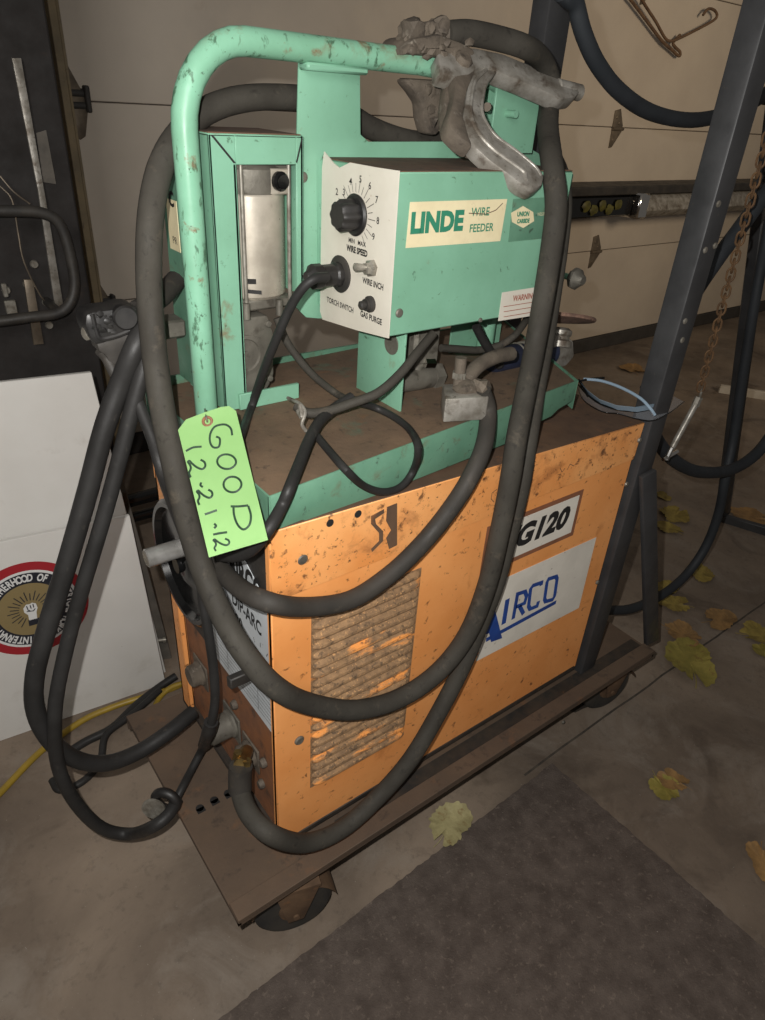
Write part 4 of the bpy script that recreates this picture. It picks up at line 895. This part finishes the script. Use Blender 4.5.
# torch body at upper left
tg = thing('welding_torch', tuple(at(115, 330, 'y', .30)), 'grimy black welding torch head with a round cap, hung left of the green handle', 'torch')
ty = .285
b = MB()
b.prism([at(px, py, 'y', ty) for px, py in ((86, 314), (100, 311), (114, 309), (124, 306), (136, 306), (141, 314), (138, 326), (127, 334), (114, 340), (104, 344), (96, 346), (90, 338), (85, 325))], (0, .05, 0), .006)
rq = random.Random(9)
for k in range(26):
    p = at(98+rq.uniform(-4, 24), 322+rq.uniform(-8, 12), 'y', ty+rq.uniform(0, .004)); b.blob(p, rq.uniform(.003, .006), (1.3, .5, 1), .3, 1, k)
b.tube([at(px, py, 'y', ty+.002) for px, py in ((92, 314), (95, 326), (100, 338), (112, 337), (126, 332), (138, 325))], .004, 8)
b.build('head', 'black_plastic', tg)
b = MB(); b.prism([at(px, py, 'y', ty+.004) for px, py in ((96, 342), (110, 340), (128, 334), (138, 330), (135, 345), (122, 380), (112, 370), (106, 356), (99, 352))], (0, .035, 0), .005); b.build('neck', 'black_dusty', tg)
b = MB(); c = at(124.5, 316, 'y', ty); b.lathe([(.0165, 0), (.0175, .004), (.0175, .016), (.015, .019), (.004, .019)], c+Y*.006, (-.1, -1, .0), 32); b.build('round_cap', 'black_plastic', tg)
b = MB(); c = at(88, 333, 'y', ty+.02); b.lathe([(.010, 0), (.010, .004), (.006, .007)], c, (-1, -.4, .1), 16); b.build('screw', 'bolt', tg)
b = MB(); b.tube([at(136, 312, 'y', .305), at(148, 305, 'y', .32), at(162, 296, 'y', .345), at(176, 280, 'y', .37)], .016, 12); b.build('gooseneck', 'black_dusty', tg)
b = MB(); b.box(-.03, .058, .375, .42, 1.135, 1.165, .004); b.build('mount_block', 'cast', tg)
b = MB(); b.tube([at(100, 350, 'y', .30), at(107, 358, 'y', .30), at(114, 372, 'y', .29), at(122, 386, 'y', .28)], .0085, 10); b.build('hook', 'black_dusty', tg)
# thin wires over the tray
def wire(pts, r, label, m='cable_black'):
    return tag(MB().tube([at(*p) if len(p) == 4 else Vector(p) for p in pts], r, 10).build('control_wire', m), label, 'wire')
PX = WX
o = wire([(327, 277, 'x', .19), (314, 279, 'x', .165), (302, 289, 'x', .15), (290, 308, 'x', .14), (278, 335, 'x', .13), (264, 370, 'x', .125), (251, 408, 'x', .118), (240, 437, 'z', 1.05), (232, 452, 'z', 1.044)], .0072, 'black wire from the torch-switch plug down behind the green tag')
b = MB(); ax = Vector((-1, .0, .0)); b.lathe([(.019, -.002), (.019, .010), (.0165, .013), (.0165, .034), (.019, .037), (.019, .052), (.011, .058), (.008, .064)], Vector((PX-.003, pc.y, pc.z)), ax, 36, 10, .03); b.build('plug', 'black_plastic', o)
o = wire([(433, 334, 'y', .13), (418, 352, 'y', .118), (400, 374, 'y', .110), (378, 393, 'y', .108), (352, 403, 'y', .12), (328, 411, 'y', .13), (308, 413, 'y', .14), (296, 406, 'y', .16)], .0078, 'grey-brown wire from under the control box, zip-tied above the tray', 'cable')
b = MB(); b.tube([at(288, 398, 'y', .2), at(300, 404, 'y', .145), at(305, 413, 'y', .125), at(302, 424, 'y', .12), at(306, 431, 'y', .12)], .003, 8); b.tube([at(300, 405, 'y', .14), at(302, 417, 'y', .125), at(298, 411, 'y', .14)], .004, 8)
b.build('zip_tie', 'alu', o)
wire([(352, 397, 'z', 1.075), (335, 408, 'z', 1.065), (320, 421, 'z', 1.060), (309, 440, 'z', 1.055), (300, 462, 'z', 1.050), (290, 487, 'z', 1.043), (282, 506, 'y', -.018), (268, 530, 'x', -.02), (254, 548, 'x', -.03), (238, 556, 'x', -.035), (222, 556, 'x', -.035)], .0088, 'black wire running from the zip tie over the tray edge to the tag')
wire([(315, 434, 'z', 1.048), (330, 452, 'z', 1.048), (346, 470, 'z', 1.046), (364, 486, 'y', .001), (384, 492, 'y', .004), (402, 486, 'y', .008), (414, 469, 'y', .012), (418, 448, 'z', 1.05), (410, 430, 'z', 1.045), (394, 417, 'z', 1.045), (376, 408, 'z', 1.05), (358, 402, 'z', 1.07)], .0062, 'black wire making a round loop over the near edge of the tray')
wire([(277, 318, 'y', .28), (286, 340, 'y', .27), (298, 358, 'y', .26), (314, 376, 'y', .25), (334, 392, 'y', .24), (346, 399, 'z', 1.045)], .0066, 'dusty grey wire sloping from the gearbox down to the tray', 'cable')
wire([(441, 348, 'y', .20), (458, 349, 'y', .20), (478, 350, 'y', .20), (498, 346, 'y', .19), (514, 336, 'y', .18), (525, 322, 'y', .16), (530, 312, 'y', .14)], .0072, 'grey wire curving beneath the right half of the control box', 'cable')
wire([(476, 326, 'y', .17), (483, 340, 'y', .17), (492, 354, 'y', .17), (500, 366, 'y', .165)], .0085, 'short dark wire dropping from the control box to the block', 'cable_black')
# angle grinder behind
ag = thing('angle_grinder', tuple(at(530, 370, 'z', 1.05)), 'angle grinder with dark blue body and flap disc lying behind the cable block', 'angle grinder')
ga = at(488, 362, 'y', .20); gb_ = at(552, 350, 'y', .20)
b = MB(); b.lathe([(.020, 0), (.026, .01), (.027, .08), (.024, .10), (.03, (gb_-ga).length-.03), (.03, (gb_-ga).length-.01)], ga, gb_-ga, 24); b.build('body', 'navy_plastic', ag)
b = MB()
for t in (.42, .5, .58): c = ga.lerp(gb_, t); b.torus(c, gb_-ga, .0275, .002, 24, 6)
b.build('grip_ring', 'bolt', ag)
b = MB(); hc = at(563, 352, 'y', .20)
b.prism([at(px, py, 'y', .175) for px, py in ((552, 338), (566, 335), (574, 341), (575, 357), (567, 366), (553, 372), (542, 362))], (0, .05, 0), .006)
ad = at(561, 322, 'y', .20); _ry = ray(558, 319).normalized(); axd = (CR*.14-CD); axd = ((axd-_ry*axd.dot(_ry)).normalized()+_ry*.10).normalized()
b.lathe([(.028, 0), (.028, .012), (.022, .016), (.022, .022), (.026, .026), (.026, .034), (.018, .04)], ad-axd*.052, axd, 28); b.build('gear_head', 'alu', ag)
b = MB(); dcn = at(558, 319, 'y', .20); b.lathe([(.012, -.008), (.03, -.006), (.076, -.001), (.078, .003), (.076, .006), (.03, .002), (.012, .0)], dcn, axd, 48); b.build('flap_disc', 'disc', ag)
b = MB(); c = at(499, 336, 'y', .27); b.box(c.x-.025, c.x+.02, .26, .30, c.z-.018, c.z+.012, .004); b.build('guard_tab', 'yellow', ag) if False else None
# safety glasses on the welder top
sg = thing('safety_glasses', tuple(at(625, 405, 'z', .95)), 'safety glasses with pale blue lens band resting on the right end of the welder top', 'glasses')
gz = .97
def G(px, py, z=gz): return at(px, py, 'z', z)
b = MB(); band = [(580, 382), (588, 391), (600, 400), (617, 406), (636, 408), (653, 405), (664, 399), (671, 390)]
up_ = [G(*p, .985) for p in band]; dn = [G(p[0]+1, p[1]+4, .972) for p in band]
n = len(up_); b.add([*up_, *dn, *[p+Vector((.003, .004, 0)) for p in up_], *[p+Vector((.003, .004, 0)) for p in dn]], [(i, i+1, n+i+1, n+i) for i in range(n-1)]+[(2*n+i, 3*n+i, 3*n+i+1, 2*n+i+1) for i in range(n-1)]+[(i, 2*n+i, 2*n+i+1, i+1) for i in range(n-1)]+[(n+i, n+i+1, 3*n+i+1, 3*n+i) for i in range(n-1)])
b.build('lens_band', 'lens_blue', sg)
b = MB(); b.tube([G(px-1, py+3, .972) for px, py in band], .0024, 8); b.tube([G(579, 380, .985), G(584, 388, .98), G(588, 396, .974)], .003, 8); b.build('frame', 'black_gloss', sg)
b = MB(); b.tube([G(671, 388, .985), G(664, 388, .99), G(648, 388, .99), G(640, 387, .99)], .0028, 8); b.tube([G(580, 381, .988), G(590, 379, .992), G(604, 378, .992)], .0026, 8); b.build('hinge_arm', 'black_gloss', sg)
b = MB(); b.tube([G(584, 379, .99), G(602, 381, .998), G(622, 388, 1.0), G(640, 398, .996), G(650, 408, .985), G(655, 415, .972)], .0032, 8); b.build('temple', 'lens_blue', sg)
b = MB()
top = [G(px, py+5, .970) for px, py in band]; bot = [G(*p, .956) for p in ((576, 384), (584, 401), (602, 412), (618, 414), (636, 419), (652, 421), (668, 414), (684, 402))]
bot = [Vector((p.x, p.y, .957)) for p in bot]
b.add([*top, *bot], [(i, i+1, n+i+1, n+i) for i in range(n-1)]); b.build('clear_shield', 'lens', sg)
b = MB(); b.tube(bot, .0013, 6); b.build('shield_rim', 'black_gloss', sg)
# green tag
tgp = thing('paper_tag', tuple(at(207, 421, 'd', .99)), 'fluorescent green paper tag handwritten GOOD 12-21-12, tied at the foot of the handle', 'tag')
TC = [(178, 430), (187, 420), (222, 407.5), (235, 408), (238, 416), (268, 540), (209, 557.5)]
def tp(px, py, dd=0):
    t = (py-408)/150; s = (px-178)/90
    return at(px, py, 'd', 1.00-.11*t-.03*s+.008*math.sin(3.1*s)+.006*math.sin(t*6)+dd)
# grid surface following the outline
b = MB(); rows = 14; cols = 8; vs = []; fs = []
def edgeL(t): return (178+(209-178)*t, 430+(557.5-430)*t)
def edgeR(t): return (236+(268-236)*t, 411+(540-411)*t)
for i in range(rows+1):
    t = i/rows; a = edgeL(t); c = edgeR(t)
    for j in range(cols+1):
        s = j/cols; px = a[0]+(c[0]-a[0])*s; py = a[1]+(c[1]-a[1])*s; vs.append(tp(px, py))
for i in range(rows):
    for j in range(cols): k = i*(cols+1)+j; fs.append((k, k+1, k+cols+2, k+cols+1))
o0 = len(vs); capr = [(178, 430), (186, 419.5), (204, 412.5), (221, 407), (229, 406), (236, 411)]
vs += [tp(*p) for p in capr[1:-1]]
fs.append(tuple([0]+[o0+i for i in range(4)]+list(range(cols, 0, -1))))
nv = len(vs); ff = -_f
b.add([v for v in vs]+[v-ff*.0006 for v in vs], fs+[tuple(nv+i for i in reversed(f)) for f in fs])
rim = list(range(0, (rows+1)*(cols+1), cols+1))+[rows*(cols+1)+j for j in range(1, cols+1)]+[i*(cols+1)+cols for i in range(rows-1, -1, -1)]+[o0+3, o0+2, o0+1, o0]
b.add([vs[i] for i in rim]+[vs[i]-ff*.0006 for i in rim], [(i, (i+1) % len(rim), len(rim)+(i+1) % len(rim), len(rim)+i) for i in range(len(rim))])
b.build('card', 'tag', tgp)
b = MB()
def scr(px, py): return 120+px/4.25, 400+py/4.25     # lettering was measured on an enlarged view of the card
def pen(pts, w=.0030):
    P = [tp(*scr(*p), -.0016) for p in pts]
    q = []
    PP = [P[0]*2-P[1]]+P+[P[-1]*2-P[-2]]
    for i in range(1, len(PP)-2):
        for k in range(6):
            t = k/6; q.append(.5*((2*PP[i])+(PP[i+1]-PP[i-1])*t+(2*PP[i-1]-5*PP[i]+4*PP[i+1]-PP[i+2])*t*t+(3*PP[i]-PP[i-1]-3*PP[i+1]+PP[i+2])*t**3))
    q.append(P[-1]); vs = []
    for i, p in enumerate(q):
        d = (q[min(i+1, len(q)-1)]-q[max(i-1, 0)]).normalized(); s = d.cross(_f).normalized()*w/2; vs += [p+s, p-s]
    b.add(vs, [(2*i, 2*i+1, 2*i+3, 2*i+2) for i in range(len(q)-1)])
b.mat('ink_marker')
pen([(477, 150), (470, 120), (445, 104), (405, 112), (385, 140), (382, 175), (395, 200), (420, 198), (424, 165), (408, 155)])
def ell(cx, cy, rx, ry, rot=0):
    pen([(cx+rx*math.cos(a)*math.cos(rot)-ry*math.sin(a)*math.sin(rot), cy+rx*math.cos(a)*math.sin(rot)+ry*math.sin(a)*math.cos(rot)) for a in [2*PI*k/12+.6 for k in range(13)]])
ell(453, 262, 40, 31, .1); ell(478, 359, 38, 33, .0)
pen([(470, 452), (505, 452), (545, 448)]); pen([(482, 455), (485, 490), (500, 530), (525, 550), (550, 530), (556, 490), (545, 450)])
pen([(280, 217), (310, 202), (347, 198)])
def two(cx, cy, sx, sy, w=.003): pen([(cx+y*sx, cy+x*sy) for x, y in ((-.02, .72), (.12, .95), (.35, 1.0), (.52, .82), (.42, .5), (.2, .2), (.05, .05), (.12, -.05), (.28, .08), (.5, .12), (.75, .02), (1.0, .12))], w)
two(292, 255, 70, 74)
pen([(345, 350), (342, 362), (352, 370)])
two(330, 382, 62, 64)
pen([(360, 486), (385, 478), (412, 468)])
pen([(400, 525), (408, 535), (400, 545)]); pen([(396, 572), (425, 566), (455, 562)])
two(400, 590, 64, 52, .0026)
b.build('handwriting', None, tgp)
b = MB(); h = tp(207.5, 421.5, -.001); b.torus(h, _f, .0062, .0022, 20, 8); b.build('eyelet', 'label_brown', tgp)
b = MB(); b.tube([tp(207.5, 422, .004), tp(207, 421, -.006), tp(206, 416, -.006), at(205, 409, 'd', 1.06)], .0014, 8); b.build('tie_wire', 'bolt', tgp)
# ================================================================== hoses on the back posts
def hose(pts, r, label, m='hose_dark'): return cable('air_hose' if 'air' in label else 'rubber_hose', pts, r, m, label, 'hose')
HY2 = .24
hose([(.95, .20, 2.0), (.965, .24, 1.9), (570, -26, 'y', HY2), (576, 5, 'y', HY2), (584, 35, 'y', HY2), (598, 65, 'y', HY2), (620, 92, 'y', HY2), (650, 112, 'y', HY2), (685, 120, 'y', HY2), (715, 117, 'y', HY2), (745, 106, 'y', HY2), (775, 85, 'y', HY2), (800, 40, 'y', HY2), (1.42, .22, 1.80), (1.34, .12, 1.94), (1.2, .04, 2.0)], .0150, 'thick dark rubber hose in a big loop against the tan door, upper right')
hose([(1.20, .03, 2.0), (1.42, .08, 1.88), (1.46, .12, 1.66), (800, 150, 'y', .12), (765, 194, 'y', .12), (740, 228, 'y', .12), (715, 262, 'y', .12), (690, 300, 'y', .12), (670, 340, 'y', .12), (655, 385, 'y', .12), (650, 420, 'y', .12), (658, 442, 'y', .12), (676, 462, 'y', .12), (700, 472, 'y', .12), (730, 470, 'y', .12), (755, 455, 'y', .12), (775, 430, 'y', .12), (800, 395, 'y', .12), (1.60, .12, 1.30), (1.58, .08, 1.7), (1.40, .03, 1.95), (1.2, .02, 2.0)], .0178, 'dark hose slanting behind the square post and drooping into a short loop at right')
hose([(560, 640, 'y', .20), (575, 622, 'y', .18), (600, 611, 'y', .15), (630, 609, 'y', .14), (660, 596, 'y', .14), (685, 576, 'y', .14), (705, 548, 'y', .14), (718, 515, 'y', .14), (725, 480, 'y', .15), (733, 440, 'y', .18), (742, 380, 'y', .2), (755, 300, 'y', .22), (770, 220, 'y', .24)], .0150, 'dark hose curving low behind the cart post and up past the stand leg')
# chain with turnbuckle
cl = MB(); P0 = at(767, 138, 'y', .05); P1_ = at(700, 390, 'y', .05)
top_ = P1_+(P0-P1_)*2.1; LL = (top_-P1_).length; nlk = int(LL/.0185)
for k in range(nlk):
    c = P1_.lerp(top_, (k+.5)/nlk); d = (top_-P1_).normalized(); s = (X*.8+Y*.6 if k % 2 else X*.6-Y*.8); s = (s-d*s.dot(d)).normalized()
    pts = [c+d*(.0165*math.sin(a)+(.006 if math.sin(a) > 0 else -.006))*.66+s*(.0082*math.cos(a)) for a in [2*PI*i/14 for i in range(15)]]
    cl.tube(pts, .0024, 6, smooth=False)
tag(cl.build('chain', 'chain'), 'rusty link chain hanging straight down right of the dark square post', 'chain')
tb = thing('turnbuckle', tuple(at(674, 440, 'y', .05)), 'long grey steel turnbuckle hooked to the lower end of the rusty chain', 'turnbuckle')
b = MB(); b.cyl(at(699, 398, 'y', .05), at(672, 448, 'y', .05), .0075, seg=14, bev=.002); b.build('rod', 'alu', tb)
b = MB(); b.torus(at(701, 393, 'y', .05), (.5, -1, 0), .009, .003, 20, 8); b.cyl(at(695, 406, 'y', .05), at(699, 397, 'y', .05), .0095, seg=6); b.build('eye', 'bolt', tb)
b = MB(); q = at(673, 446, 'y', .05); b.cyl(q, q+Vector((-.012, 0, -.035)), .006, seg=8); b.cyl(q+Vector((-.028, 0, -.03)), q+Vector((.03, 0, -.022)), .005, seg=8); b.build('hook_end', 'chrome', tb)
# ================================================================== light
def area(name, loc, size, energy, col, target):
    l = bpy.data.lights.new(name, 'AREA'); l.energy = energy; l.size = size; l.spread = math.radians(75); l.color = col[:3]
    o = bpy.data.objects.new(name, l); C.objects.link(o); o.location = loc
    o.rotation_euler = (Vector(target)-Vector(loc)).to_track_quat('-Z', 'Y').to_euler(); return o
fl_ = bpy.data.lights.new('phone_flash', 'SPOT'); fl_.energy = 68; fl_.shadow_soft_size = .006; fl_.color = (1, .975, .94); fl_.spot_size = math.radians(150); fl_.spot_blend = .7
fo = bpy.data.objects.new('phone_flash', fl_); C.objects.link(fo); fo.location = CAM-CR*.045-CD*.045
fo.rotation_euler = (CR*.22+_f+CD*.10).to_track_quat('-Z', 'Y').to_euler()
area('added_door_fill', (2.2, -2.4, 2.5), 1.0, 18, (1, .82, .60), (4.2, 2.25, 1.9))  # added warm fill out of view, brightens the right of the door
area('added_door_fill', (-1.6, -1.6, 2.4), 1.0, 8, (1, .97, .93), (.3, 2.25, 1.5))  # second added fill, unseen, lifts the door's left end and the boards
w = bpy.data.worlds.new('World'); bpy.context.scene.world = w; w.use_nodes = True
bg = w.node_tree.nodes['Background']; bg.inputs[0].default_value = (1, .93, .86, 1); bg.inputs[1].default_value = .10
vs_ = bpy.context.scene.view_settings; vs_.view_transform = 'Standard'; vs_.look = 'None'; vs_.exposure = 0; vs_.gamma = 1; vs_.use_curve_mapping = False
